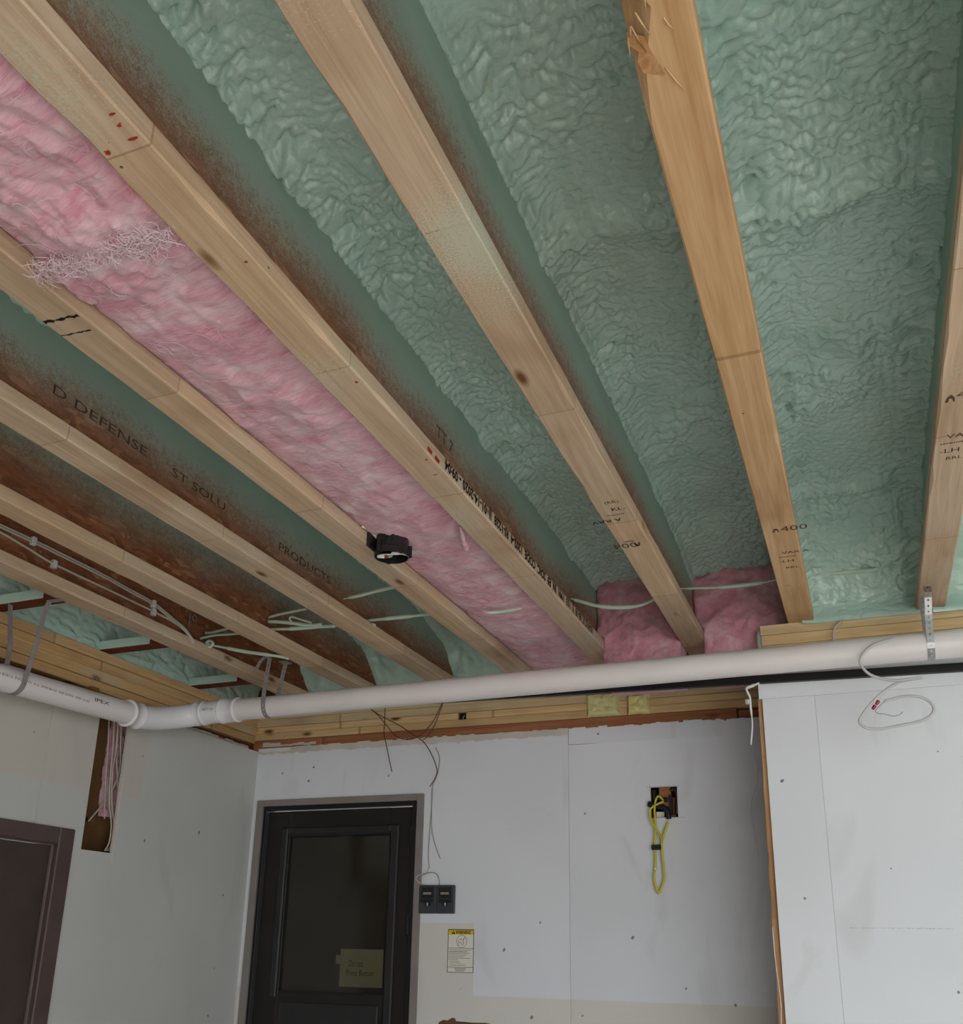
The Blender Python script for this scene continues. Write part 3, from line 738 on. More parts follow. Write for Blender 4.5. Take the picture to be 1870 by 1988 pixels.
# left bay: lumpy foam rolled down on to the side plates
def side_foam():
    path = [(cx('H')-hw, 1.485), (-2.78, 1.47), (-2.90, 1.38), (-2.945, 1.26), (-2.94, H+.02), (-2.918, H-.002), (-2.906, H-.014)]
    P = smooth_rows(resample([(a, b) for a, b in fillet(path)], .008, -9), 4); T = np.gradient(P, axis=0); T /= np.linalg.norm(T, axis=1)[:, None]; T = smooth_rows(T, 5); T /= np.linalg.norm(T, axis=1)[:, None]
    S = np.concatenate([[0], np.cumsum(np.linalg.norm(np.diff(P, axis=0), axis=1))]); Yv = np.arange(1.6, YR+.02, .008)
    SS, YY = np.meshgrid(S, Yv, indexing='ij'); U = SS+(fbm(SS*12, YY*12, 5)-.5)*.08; V = YY+(fbm(SS*12, YY*12, 6)-.5)*.08
    b1 = np.sqrt(np.clip(1-(worley(U/.032, V/.06, 3)/.86)**2, 0, 1)); b2 = np.sqrt(np.clip(1-(worley(U/.016, V/.03, 4)/.86)**2, 0, 1))
    d = (.016*b1+.006*b2+.02*(fbm(SS*5, YY*5, 9)-.5))*np.clip((S[-1]-S)/.05, .1, 1)[:, None]
    N2 = np.stack([-T[:, 1], T[:, 0]], 1)
    A = np.zeros(SS.shape+(3,)); A[..., 0] = P[:, 0][:, None]+N2[:, 0][:, None]*d; A[..., 2] = P[:, 1][:, None]+N2[:, 1][:, None]*d; A[..., 1] = YY
    mb = MB(); mb.grid(A)
    obj('spray_foam', mb, [M['foam_pale']], None, 'lumpy pale green spray foam above the side wall plates, between short blocks', 'insulation', 'green spray foam in the joist bays', smooth=True)
side_foam()
for i, (y, lab) in enumerate(((2.395, 'foam-coated wooden block at the leftmost edge, behind the pipe strap'), (2.96, 'foam-coated wooden block in the middle of the side wall bay'), (3.56, 'foam-coated wooden block nearest the pipe elbow'))):
    e = empty('blocking', (-2.75, y, H), lab, 'lumber', 'short blocks along the side wall')
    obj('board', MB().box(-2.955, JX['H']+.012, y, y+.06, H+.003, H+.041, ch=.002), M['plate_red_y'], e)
    obj('foam_coat', MB().box(-2.945, JX['H']-.055, y-.004, y-.0005, H+.006, H+.043, ch=.001), M['foam_pale'], e)

# ------------------------------------------------------------------ pink batts
def strands(mb, pts_fn, n, rnd, lmin=.03, lmax=.11, r=.0007):
    for i in range(n):
        p = np.array(pts_fn(rnd)); a = rnd.uniform(0, 6.28); l = rnd.uniform(lmin, lmax); c = rnd.uniform(-2.5, 2.5); P = []
        for k in range(7):
            t = k/6-.5; P.append(p+np.array([math.cos(a+c*t)*l*t, math.sin(a+c*t)*l*t, -.0015-.004*math.cos(t*3.1)*rnd.random()]))
        mb.tube(P, [r*.4, r, r, r*1.1, r, r, r*.4], 3, cap=False)
    return mb
def batt_long(label, y0, y1, zc, amp, seed, bulge=.02, tuck=False):
    x0, x1 = cx('E')+hw, cx('D')-hw; Y = np.arange(y0, y1, .0075); X = np.linspace(x0, x1, 60); XX, YY = np.meshgrid(X, Y)
    u = (XX-x0)/(x1-x0); prof = np.clip(np.sin(np.pi*np.clip((u-.1)/.8, 0, 1)), 0, 1)**.6
    f = fbm(XX*16, YY*9, seed, 5); rd = 1-np.abs(2*fbm(XX*7+.3*f, YY*11+f, seed+4, 4)-1); fo = sstep(.45, .8, fbm(XX*5, YY*3, seed+8, 3))
    d = bulge*prof+amp*(.022*(f-.5)+.026*fo*(rd-.6)+.007*(fbm(XX*60, YY*40, seed+9, 3)-.5))
    z = zc-d
    e0 = np.clip((YY-y0)/.05, 0, 1); e1 = np.clip((y1-YY)/(.06 if tuck else .03), 0, 1)
    z = z+.06*(1-np.sqrt(1-(1-e1)**2+1e-9))
    z = np.where((XX < JX['E']+FW+.004) | (XX > JX['D']-.004), np.maximum(z, H+FH+.001), z)
    A = np.stack([XX, YY, z], -1); top = A.copy(); top[..., 2] = 1.47
    mb = MB(); mb.grid(A)
    for sl in (A[0], A[-1], A[:, 0], A[:, -1]):
        up = sl.copy(); up[:, 2] = 1.47; mb.grid(np.stack([sl, up], 0))
    e = empty('fibreglass_batt', ((x0+x1)/2, (y0+y1)/2, zc-.03), label, 'insulation', 'pink fibreglass batts')
    obj('batt_body', mb, M['pink'], e, smooth=True)
    rnd = random.Random(seed); fm = MB()
    def pf(r):
        i, j = r.randrange(len(Y)), r.randrange(8, 52); return A[i, j]
    strands(fm, pf, int((y1-y0)*120), rnd, r=.00045); obj('loose_fibres', fm, M['fibre'], e, kind='stuff')
    return e, A
BL = batt_long('long pink fibreglass batt running from the torn edge to the pipe', 1.12, 4.02, H+.046, 1.1, 12, .022)
tf = obj('loose_tuft', MB().tube(spline([onZ(x, y, H+.012-.004*i) for i, (x, y) in enumerate(((893, 1022), (897, 1036), (900, 1050), (904, 1062), (907, 1069)))], 5), [.003, .006, .007, .0065, .010, .011, .004], 8), M['pink'], BL[0], smooth=True)
e_, A_ = batt_long('bulky pink fibreglass batt at the near left with a frayed white edge', -1.2, 1.20, H+.034, 2.4, 33, .026, True)
fr_ = MB(); rnd = random.Random(4)
for i in range(260):       # frayed tangle along the torn end
    t = rnd.random(); px = 70+t*260; py = 535-75*t+rnd.uniform(-22, 14); p = onZ(px, py, H-.004+rnd.uniform(-.004, .01))
    a = rnd.uniform(0, 6.28); l = rnd.uniform(.02, .07); c = rnd.uniform(-5, 5); P = []
    for k in range(9):
        q = k/8-.5; P.append(p+np.array([math.cos(a+c*q)*l*q, math.sin(a+c*q)*l*q, .006*math.sin(q*6+i)]))
    fr_.tube(P, [.0003]+[rnd.uniform(.0003, .0008)]*7+[.0003], 4, cap=False)
obj('frayed_edge', fr_, M['fray'], e_, kind='stuff')
def batt_end(label, k0, k1, seed, yb):
    x0, x1 = cx(k0)+hw+.002, cx(k1)-hw-.002; Z = np.arange(1.0, 1.475, .007); X = np.linspace(x0, x1, 60); XX, ZZ = np.meshgrid(X, Z)
    u = (XX-x0)/(x1-x0); pr = np.clip(np.sin(np.pi*u), 0, 1)**.45; v = np.clip((ZZ-1.0)/.475, 0, 1)
    f = fbm(XX*14, ZZ*14, seed, 5); rd = 1-np.abs(2*fbm(XX*8, ZZ*10, seed+4, 4)-1)
    yy = yb-.045*pr*np.sqrt(np.clip(1-(2*v-1.0)**4, 0, 1))+.02*v-.09*np.clip(.55-v, 0, 1)-.04*(f-.5)-.03*(rd-.6)
    yy = np.where((ZZ < H+FH+.004) & ((XX < JX[k0]+FW) | (XX > JX[k1])), np.maximum(yy, yb+.02), yy)
    xx = np.where(ZZ < H+FH, np.clip(XX, JX[k0]+FW+.001, JX[k1]-.001), XX)
    A = np.stack([xx, yy, ZZ], -1); mb = MB(); mb.grid(A)
    for sl in (A[0], A[-1], A[:, 0], A[:, -1]):
        bk_ = sl.copy(); bk_[:, 1] = yb+.12; mb.grid(np.stack([sl, bk_], 0))
    e = empty('fibreglass_batt', ((x0+x1)/2, yb, 1.0), label, 'insulation', 'pink fibreglass batts')
    obj('batt_body', mb, M['pink_deep'], e, smooth=True)
    rnd = random.Random(seed); fm = MB()
    for i in range(60):
        p = A[rnd.randrange(4, len(Z)-4), rnd.randrange(4, 56)].copy(); a = rnd.uniform(-.8, .8); l = rnd.uniform(.02, .06); P = []
        for k in range(5):
            t = k/4-.5; P.append(p+np.array([math.cos(a)*l*t, -.003, math.sin(a)*l*t+.006*math.cos(3*t)]))
        fm.tube(P, .0006, 3, cap=False)
    obj('loose_fibres', fm, M['fibre'], e, kind='stuff')
batt_end('pink fibreglass batt end standing beside the printed-code joist', 'D', 'C', 5, 3.625)
batt_end('pink fibreglass batt end standing next to the doubled plate end', 'C', 'B', 8, 3.635)

# ------------------------------------------------------------------ drain pipe
pz = lambda x: .9665+.0068*(x-.083)
PY, PR = 3.295, .046
dp = empty('drain_pipe', (-1.0, PY, pz(-1)-PR), 'long white plastic drain pipe hung under the joists, turning along the side wall', 'pipe')
back_run = obj('pipe_run', MB().tube([(-2.52, PY, pz(-2.52)), (0.40, PY, pz(.4))], PR, 40, cap=False), M['pvc'], dp, smooth=True)
obj('pipe_run', MB().tube([(.43, PY, pz(.43)), (XR-.01, PY, pz(XR-.01))], PR, 40, cap=False), M['pvc'], dp, smooth=True)
lz = lambda y: .862+.030*(y-2.36)
XP = -2.73
side_run = obj('pipe_run', MB().tube([(XP, -2.0, lz(-2.0)), (XP, 3.0, lz(3.0))], PR, 40, cap=False), M['pvc'], dp, smooth=True)
el = spline([(XP, 2.985, lz(2.985)), (XP, 3.06, lz(3.06)+.002), (XP+.004, 3.14, .898), (-2.708, 3.225, .920), (-2.665, 3.28, .938), (-2.60, PY, pz(-2.6)-.002), (-2.52, PY, pz(-2.52))], 6)
obj('elbow', MB().tube(el, [PR+.003]*len(el), 40), M['pvc_w'], dp, smooth=True)
def collar(c, ax, l, r, rim=.003):
    return MB().lathe(c, [(PR-.001, -l), (r, -l), (r+rim, -l+.002), (r+rim, -l+.008), (r, -l+.010), (r, l-.010), (r+rim*.6, l-.008), (r+rim*.6, l-.002), (r, l), (PR-.001, l)], 40, ax)
obj('hub', collar((XP, 2.995, lz(2.995)), (0, 1, .03), .035, PR+.006, .004), M['pvc_w'], dp, smooth=True)
obj('hub', collar((-2.625, PY-.002, pz(-2.63)-.002), (1, .02, .03), .024, PR+.005, .002), M['pvc_w'], dp, smooth=True)
obj('coupling', collar((-2.475, PY, pz(-2.475)), (1, 0, .007), .042, PR+.006, .002), M['pvc_w'], dp, smooth=True)
obj('coupling', collar((.415, PY, pz(.415)), (1, 0, .007), .045, PR+.006, .002), M['pvc_w'], dp, smooth=True)
# print on the pipes: wrapped on the visible side of each tube
def wrap_text(txt, size, along, centre, ang, mat, width=None, lift=.0006):
    """text laid on the pipe skin: along is the axis (unit), ang the direction of its base line around the tube"""
    mb = text_mb(txt, size, (0, 0, 0), (1, 0, 0), (0, 1, 0), 0, width); V = []
    ax = np.array(along, float); c = np.array(centre, float); rr = PR+lift
    for (x, y, _) in mb.v:
        a = ang+y/rr; n = np.array([0, -math.cos(a), math.sin(a)]) if abs(ax[0]) > .5 else np.array([math.cos(a), 0, math.sin(a)])
        V.append(tuple(c+ax*x+n*rr))
    mb.v = V; o = obj('printed_text', mb, mat, side_run if abs(ax[1]) > .5 else back_run); o['kind'] = 'stuff'; return o
wrap_text('IPEX', .021, (0, 1, 0), (XP, 2.735, lz(2.735)), -.05, M['ink'], .075)
wrap_text('CSA B181.2  PVC DWV  3 in  STM 06-53  NSF-DWV  XFR 15-50', .012, (0, 1, 0), (XP, 2.27, lz(2.27)), -.02, M['ink_soft'], .44)
wrap_text('( 1.8001T com |', .016, (1, 0, 0), (-2.598, PY, pz(-2.56)-.001), -.05, M['blue'], .072, .0042)

# hangers
hg = empty('pipe_strap', (.25, 3.36, .9), 'shiny perforated steel strap hanging from the joist by the looped cable', 'strap')
arc = lambda x, a0, a1, r, n=12: [(x, PY-r*math.sin(a0+(a1-a0)*i/n), pz(x)-r*math.cos(a0+(a1-a0)*i/n)) for i in range(n+1)]
xk = .252; rs = PR+.002
obj('strap_band', MB().perforated([(xk+.008, 3.345-.09, H+.004), (xk+.006, PY-rs-.016, H-.03), (xk, PY-rs-.003, 1.05)]+arc(xk-.004, math.pi/2, -math.pi/2, rs)+[(xk-.004, PY+rs+.002, 1.05), (xk-.004, PY+rs+.004, H)], (.022, 0, 0)), M['galv'], hg)
obj('screw', MB().lathe((xk+.008, 3.262, H-.001), [(.0005, -.004), (.005, -.003), (.006, 0), (.004, .003)], 10), M['steel_blk'], hg)
gx = onY(522, 1290, PY-rs-.004)[0]
hg = empty('pipe_strap', (gx, PY, .9), 'perforated steel strap looped round the pipe below the middle of the cable tangle', 'strap')
obj('strap_band', MB().perforated([(gx-.04, PY-.06, H-.012), (gx-.012, PY-.055, H-.004), (gx+.002, PY-.052, H-.001), (gx, PY-rs-.004, H-.03), (gx-.012, PY-rs-.004, 1.02)]+arc(gx-.014, math.pi/2, -math.pi/2, rs)+[(gx-.01, PY+rs+.002, 1.02), (gx+.012, PY+rs+.006, H-.002)], (.02, 0, 0), hole=.0028), M['galv_dull'], hg)
obj('strap_tail', MB().perforated([(gx-.012, PY-.058, H-.001), (gx-.035, PY-.062, H-.02), (gx-.05, PY-.062, H-.05), (gx-.07, PY-.06, H-.068)], (0, .02, 0), hole=.0028), M['galv_dull'], hg)
obj('nail_plate', MB().box(gx-.006, gx+.03, PY+.03, PY+.075, H-.003, H), M['galv_dull'], hg)
hg = empty('pipe_strap', (XP, 2.40, .8), 'flat grey strap carrying the pipe along the side wall', 'strap')
yk = 2.40; al = [(XP+rs*math.cos(a), yk, lz(yk)+rs*math.sin(a)) for a in np.linspace(0, -math.pi, 13)]
obj('strap_band', MB().strap([(-2.640, yk+.012, H-.001), (-2.646, yk+.005, H-.03)]+[(XP+rs+.03, yk, 1.02)]+al+[(XP-rs-.002, yk, 1.0), (-2.815, yk, H+.003)], (0, .021, 0)), M['galv_dull'], hg)
obj('strap_end', MB().box(-2.645, -2.585, yk+.0, yk+.024, H-.003, H-.0005), M['galv_dull'], hg)

sb = lambda x: .9275-.019*(x-.1) if x < .36 else .9226
bar = MB()
for a, b in ((-1.75, .36), (.36, XR-.002)):
    bar.add([(x, y, sb(x)+dz) for x in (a, b) for y in (YF-.021, YF-.0005) for dz in (0, .028)], [(0,1,3,2),(4,6,7,5),(0,4,5,1),(2,3,7,6),(0,2,6,4),(1,5,7,3)])
obj('steel_bar', bar, M['steel_blk'], None, 'long black steel bar running just under the drain pipe', 'bar')

# ------------------------------------------------------------------ ceiling box
bx = onZ(762, 1078, 1.135); rb = .053
bc = (JX['E']+FW+.004+rb, bx[1], 0)
cb = empty('ceiling_box', (bc[0], bc[1], 1.13), 'round black plastic ceiling box fixed to the joist over the pink batt', 'electrical box')
prof = [(rb-.003, 0.0), (rb, .001), (rb, .020), (rb-.002, .022), (rb-.002, .072), (rb-.006, .075), (.0, .075)]
mbx = MB().lathe((bc[0], bc[1], 1.128), prof, 32); mbx.lathe((bc[0], bc[1], 1.128), [(rb-.003, 0), (rb-.004, .06), (0, .06)], 32)
obj('box_shell', mbx, M['blk'], cb, smooth=False)
for a in (.4, 2.2, 4.4):
    x, y = bc[0]+(rb+.002)*math.cos(a), bc[1]+(rb+.002)*math.sin(a)
    obj('screw_post', MB().lathe((x, y, 1.130), [(.001, 0), (.007, 0), (.007, .035), (.001, .038)], 10), M['blk'], cb)
obj('bracket', MB().box(JX['E']+FW, JX['E']+FW+.012, bc[1]-.06, bc[1]+.03, 1.15, 1.196, ch=.002), M['blk'], cb)
obj('rib', MB().box(bc[0]-.02, bc[0]+.004, bc[1]-rb-.004, bc[1]-rb+.004, 1.165, 1.2, ch=.001).box(bc[0]+.02, bc[0]+.03, bc[1]-rb+.002, bc[1]-rb+.01, 1.165, 1.2, ch=.001), M['blk'], cb)
w = MB()
for i in range(4):
    o = .006*i
    w.tube(spline([(bc[0]-.042, bc[1]-.01+o, 1.137), (bc[0]-.01, bc[1]-.018+o*2, 1.133+.002*i), (bc[0]+.015, bc[1]-.005-o, 1.134), (bc[0]+.043, bc[1]+.008+o, 1.138)], 6), .0018, 6)
obj('wire', w, M['cable_bright'], cb, smooth=True)
obj('wire_nut', MB().lathe((bc[0]-.034, bc[1]-.006, 1.135), [(.001, -.012), (.006, -.01), (.008, .01), (.001, .012)], 10, (1, .2, 0)), M['paper'], cb, smooth=True)
obj('wire_sleeve', MB().tube([(bc[0]-.020, bc[1]-.003, 1.135), (bc[0]-.012, bc[1]-.001, 1.135)], .0075, 10), M['red'], cb, smooth=True)
obj('inner_label', MB().box(bc[0]+.030, bc[0]+.047, bc[1]-.024, bc[1]-.0225, 1.131, 1.148), M['paper'], cb)
obj('feed_cable', MB().tube(spline([onX(703, 1022, JX['E']+FW+.006), onX(718, 1030, JX['E']+FW+.012), onX(733, 1046, JX['E']+FW+.02)], 6), .004, 8), M['cable_bright'], cb, smooth=True)

# ------------------------------------------------------------------ cables in the bays
def cable(name, pts, r, mat, label, cat='cable', group=None, k=8, parent=None, n=8):
    return obj(name, MB().tube(spline(pts, k), r, n), mat, parent, label, cat, group, smooth=True)
G1 = 'white cables crossing the joist bays'
hx = cx('H')+hw+.006
ca = [onX(x, y, hx) for x, y in ((-60, 990), (0, 1018), (65, 1048), (130, 1080), (200, 1115), (250, 1143), (298, 1170))]+[onX(x, y, v) for x, y, v in ((335, 1200, -2.535), (360, 1222, -2.52), (377, 1246, -2.505))]
cb2 = [onX(x, y, hx) for x, y in ((-60, 1005), (0, 1033), (50, 1062), (105, 1095), (200, 1140), (250, 1164), (298, 1187))]+[onX(x, y, v) for x, y, v in ((335, 1207, -2.537), (358, 1224, -2.525), (373, 1243, -2.515))]
c1 = empty('stapled_cable', tuple(onX(65, 1048, hx)), 'upper of the two white cables stapled along the joist web', 'cable', G1)
obj('sheath', MB().tube(spline(ca, 6), .0042, 8), M['cable'], c1, smooth=True); obj('sheath', MB().tube([(p[0]+.001, p[1], p[2]-.009) for p in spline(ca, 6)], .0042, 8), M['cable'], c1, smooth=True)
c2 = empty('stapled_cable', tuple(onX(105, 1095, hx)), 'lower of the two white cables stapled along the joist web', 'cable', G1)
obj('sheath', MB().tube(spline(cb2, 6), .0046, 8), M['cable'], c2, smooth=True)
def staple(p, root): obj('staple', MB().box(p[0]-.008, p[0]+.009, p[1]-.009, p[1]+.009, p[2]-.018, p[2]+.012, ch=.002), M['cable_bright'], root)
staple(onX(65, 1049, hx), c1); staple(onX(298, 1171, hx), c1); staple(onX(105, 1094, hx), c2); staple(onX(298, 1187, hx), c2)
Y = lambda pts, yv: [onY(x, y, yv) for x, y in pts]
cable('coated_cable', Y(((372, 1243), (390, 1250), (408, 1252), (440, 1258), (470, 1264), (510, 1270), (545, 1275), (560, 1279)), 3.16), [.006]*9+[.008]*8+[.005]*8+[.008]*10+[.0075]*8+[.006]*8+[.005]*6, M['coated'], 'foam-coated cable running from the knotted bend to the strap with the tail', 'cable', G1)
cable('cable_knot', Y(((400, 1249), (407, 1244), (414, 1249), (408, 1256), (402, 1252)), 3.15), .006, M['coated'], 'small foam lump knotted on the cable by the nearest-wall joist', 'cable')
cable('coated_cable', Y(((372, 1245), (395, 1238), (420, 1233), (450, 1231), (478, 1228)), 3.14), .0055, M['coated'], 'foam-coated cable rising from the bend behind the joist with the stapled strap', 'cable', G1)
cable('coated_cable', Y(((370, 1228), (395, 1229), (420, 1226), (452, 1217)), 3.17), .0065, M['coated'], 'upper foam-coated cable pair in the bay with the eye screw', 'cable', G1)
cable('coated_cable', Y(((495, 1207), (530, 1196), (560, 1189), (596, 1182)), 3.08), .006, M['coated'], 'topmost cable of the fan in the next bay, slanting up', 'cable', G1)
cable('coated_cable', Y(((495, 1207), (530, 1207), (562, 1209), (600, 1214), (625, 1212)), 3.08), .0075, M['coated'], 'middle cable of the fan, folded into a loop', 'cable', G1)
cable('coated_loop', Y(((566, 1207), (562, 1201), (568, 1198), (585, 1203), (605, 1209)), 3.075), .004, M['coated'], 'short looped end on the middle cable of the fan', 'cable')
cable('coated_cable', Y(((520, 1222), (560, 1221), (600, 1218), (652, 1215)), 3.10), [.006]*9+[.0085]*9+[.007]*7, M['coated'], 'lowest cable of the fan, nearly level', 'cable', G1)
cable('coated_cable', Y(((655, 1165), (690, 1158), (725, 1149), (766, 1139)), 2.95), [.003]*6+[.007]*12+[.008]*7, M['coated'], 'foam-coated cable slanting up toward the joist with the black box', 'cable', G1)
cable('coated_cable', Y(((704, 1206), (750, 1201), (790, 1197), (838, 1192)), 3.13), [.006]*8+[.0085]*10+[.006]*7, M['coated'], 'foam-coated cable across the PRODUCTS bay, lower one', 'cable', G1)
obj('cable_stub', MB().tube(Y(((716, 1210), (728, 1214)), 3.12), .006, 8), M['coated'], None, 'stub of cable end beside the lower PRODUCTS bay cable', 'cable')
cable('coated_cable', [onZ(x, y, H-.004) for x, y in ((940, 1189), (960, 1189), (985, 1186), (1012, 1181))], [.002]*4+[.006]*16+[.004]*5, M['coated'], 'short piece of coated cable showing on the long pink batt', 'cable', G1)
cable('coated_cable', Y(((1098, 1160), (1125, 1167), (1160, 1176), (1200, 1179), (1240, 1176), (1272, 1163)), 3.26), [.003]*6+[.007]*12+[.0085]*12+[.006]*11, M['coated'], 'sagging coated cable across the pink batt end beside the printed code', 'cable', G1)
cable('coated_cable', Y(((1310, 1143), (1350, 1142), (1400, 1140), (1450, 1135), (1485, 1130), (1512, 1124)), 3.32), [.003]*6+[.005]*10+[.008]*15+[.004]*10, M['coated'], 'coated cable across the pink batt end next to the plate end', 'cable', G1)
cable('coated_cable', [onY(x, y, 3.475) for x, y in ((1566, 1117), (1600, 1114), (1640, 1111), (1680, 1108), (1720, 1103), (1760, 1097))], [.003]*6+[.006]*10+[.010]*15+[.004]*10, M['coated'], 'cable buried in the green foam left of the strapped joist', 'cable', G1)
es = onX(378, 1200, cx('H')+hw+.006)
obj('eye_screw', MB().tube([es+np.array([0, .012*math.cos(a), .012*math.sin(a)]) for a in np.linspace(0, 6.28, 15)], .0028, 6).tube([es+np.array([0, -.03, .01]), es+np.array([0, -.03, -.05])], .003, 6), M['galv_dull'], None, 'rusty eye screw on the web beside the upper cable pair', 'screw')

# hanging cables at the right
lp = [onY(x, y, v) for x, y, v in ((1752, 1237, 3.30), (1725, 1243, 3.25), (1690, 1256, 3.232), (1670, 1282, 3.225), (1680, 1302, 3.22), (1700, 1314, 3.22), (1735, 1321, 3.22), (1770, 1318, 3.22), (1788, 1316, 3.225), (1768, 1319, 3.23), (1738, 1328, 3.235), (1705, 1352, 3.24), (1680, 1380, 3.24), (1669, 1400, 3.24), (1682, 1413, 3.24), (1710, 1415, 3.24), (1745, 1409, 3.24), (1790, 1399, 3.24), (1812, 1383, 3.24), (1808, 1365, 3.24), (1785, 1353, 3.24), (1755, 1352, 3.24), (1718, 1361, 3.24))]
hc = empty('looped_cable', tuple(lp[0]), 'white cable looping down in front of the drain pipe, red connectors on its end', 'cable')
obj('sheath', MB().tube(spline(lp, 7), .0046, 8), M['cable_loop'], hc, smooth=True)
for (x, y) in ((1704, 1364), (1697, 1373)):
    p = onY(x, y, 3.235); obj('connector', MB().lathe(p, [(.001, -.009), (.005, -.007), (.006, .006), (.001, .009)], 8, (.6, 0, .8)), M['redcap'], hc)
obj('bare_wire', MB().tube(spline(Y(((1718, 1361), (1708, 1371), (1700, 1380), (1706, 1385), (1718, 1386), (1733, 1390), (1745, 1388), (1753, 1382)), 3.235), 6), .0011, 5), M['galv_dull'], hc, smooth=True)
cable('grey_cable', [onY(x, y, v) for x, y, v in ((1642, 1192, 3.53), (1634, 1206, 3.475), (1622, 1218, 3.462), (1618, 1233, 3.46), (1621, 1246, 3.46), (1628, 1256, 3.462))], .0042, M['cable'], 'short grey cable curling out of the foam over the plate', 'cable')
cable('white_cable', [onY(x, y, v) for x, y, v in ((1474, 1326, 3.47), (1462, 1331, 3.465), (1450, 1336, 3.47), (1451, 1343, 3.47), (1456, 1354, 3.475), (1458, 1376, 3.48), (1461, 1408, 3.48), (1458, 1446, 3.48))], [.004]*6+[.006]*8+[.0042]*24+[.003]*12, M['cable_bright'], 'thick white cord hanging at the recess corner', 'cable')
obj('cord_clip', MB().lathe(onY(1452, 1362, 3.48), [(.001, -.012), (.009, -.009), (.010, .006), (.001, .011)], 8), M['cable'], None, 'pale clip on the white cord at the recess corner', 'clip')
cable('thin_wire', [onY(x, y, YR-.002) for x, y in ((1464, 1465), (1469, 1480), (1471, 1505), (1468, 1530), (1461, 1548), (1459, 1575), (1464, 1615), (1474, 1668))], .0011, M['cable_bright'], 'thin white wire trailing down the shaded recess edge', 'wire')
cable('thin_wire', [onY(x, y, 3.487) for x, y in ((1500, 1800), (1504, 1850), (1511, 1905), (1516, 1945), (1517, 1985), (1516, 2030))], .0014, M['cable_bright'], 'thin white wire lying on the raw brown board edge', 'wire')

# can foam in the plates
def lump(label, x0, x1, z0, z1, seed):
    X = np.linspace(x0, x1, 34); Z = np.linspace(z0, z1, 24); XX, ZZ = np.meshgrid(X, Z)
    u = (XX-x0)/(x1-x0); v = (ZZ-z0)/(z1-z0); e = np.clip(np.minimum(np.minimum(u, 1-u)*(x1-x0), np.minimum(v, 1-v)*(z1-z0))/.012, 0, 1)
    d = .016*np.sqrt(e)+.012*e*np.sqrt(np.clip(1-(worley(XX/.03, ZZ/.022, seed)/.9)**2, 0, 1))+.006*(fbm(XX*80, ZZ*80, seed)-.5)
    XX = XX+.006*(fbm(XX*30, ZZ*40, seed+3)-.5)*2; ZZ = ZZ+.006*(fbm(XX*40, ZZ*30, seed+4)-.5)*2
    A = np.stack([XX, YR+.014-d, ZZ], -1); mb = MB(); mb.grid(A[:, ::-1])
    for sl in (A[0], A[-1], A[:, 0], A[:, -1]):
        q = sl.copy(); q[:, 1] = YR+.05; mb.grid(np.stack([sl, q], 0))
    obj('foam_plug', mb, M['foam_yellow'], None, label, 'foam', 'yellow can foam in the plate gaps', smooth=True)
lump('larger yellow foam plug in the exposed plates under the pipe', -1.132, -.982, 1.008, 1.117, 3)
lump('smaller yellow foam plug, the one closer to the recess corner', -.945, -.842, 1.008, 1.100, 9)
hk = empty('plate_notch_hook', (-1.75, YR, 1.04), 'small dark notch with a hook in the exposed plate above the door side', 'hook')
obj('notch', MB().box(-1.771, -1.731, YR+.03, YR+.06, 1.04, 1.077), M['dark'], hk)
obj('hook', MB().tube(spline([(-1.745, YR+.03, 1.045), (-1.745, YR+.012, 1.047), (-1.740, YR+.010, 1.055), (-1.736, YR+.012, 1.062)], 5), .0025, 6), M['galv'], hk, smooth=True)

# ------------------------------------------------------------------ thin wires over the door
G2 = 'brown bell wires over the dark door'
cable('bell_wire', Y(((716, 1374), (740, 1390), (775, 1408), (800, 1425), (822, 1440), (838, 1465), (848, 1492), (846, 1508), (835, 1527)), 4.03), .0022, M['wire_brown'], 'longest brown wire crossing the plates and curling past the door corner', 'wire', G2)
cable('bell_wire', Y(((748, 1372), (747, 1400), (746, 1425), (751, 1450), (756, 1475), (761, 1498)), 4.04), .0022, M['wire_brown'], 'brown wire hanging straight down over the middle of the door', 'wire', G2)
cable('bell_wire', Y(((858, 1365), (846, 1392), (832, 1412), (812, 1430), (790, 1436), (768, 1428), (752, 1410), (735, 1390), (722, 1378)), 4.05), .002, M['wire_brown'], 'brown wire looping in a wide sagging arc', 'wire', G2)
cable('bell_wire', Y(((860, 1365), (850, 1392), (842, 1412), (830, 1430), (822, 1436)), 4.045), .002, M['wire_brown'], 'shortest brown wire beside the sagging arc', 'wire', G2)
cable('bell_wire', Y(((846, 1452), (853, 1468), (852, 1492), (846, 1512), (840, 1528), (838, 1570), (834, 1620), (832, 1660), (834, 1685)), YR-.004), .0018, M['cable_grey'], 'grey wire stapled down the wall beside the door casing', 'wire')
cable('bell_wire', Y(((840, 1528), (838, 1580), (839, 1612), (845, 1640), (855, 1667)), YR-.006), .0016, M['cable_grey'], 'grey wire with a loose end curving away from the casing', 'wire')
cable('bell_wire', Y(((833, 1684), (828, 1694), (812, 1700), (808, 1707), (818, 1716), (830, 1719)), YR-.012), .0018, M['cable'], 'pale wire looping over the casing into the wall controls', 'wire')
cable('bell_wire', Y(((818, 1700), (835, 1694), (848, 1697), (853, 1708), (853, 1719)), YR-.010), .0018, M['cable_grey'], 'grey wire arching into the top of the wall controls', 'wire')

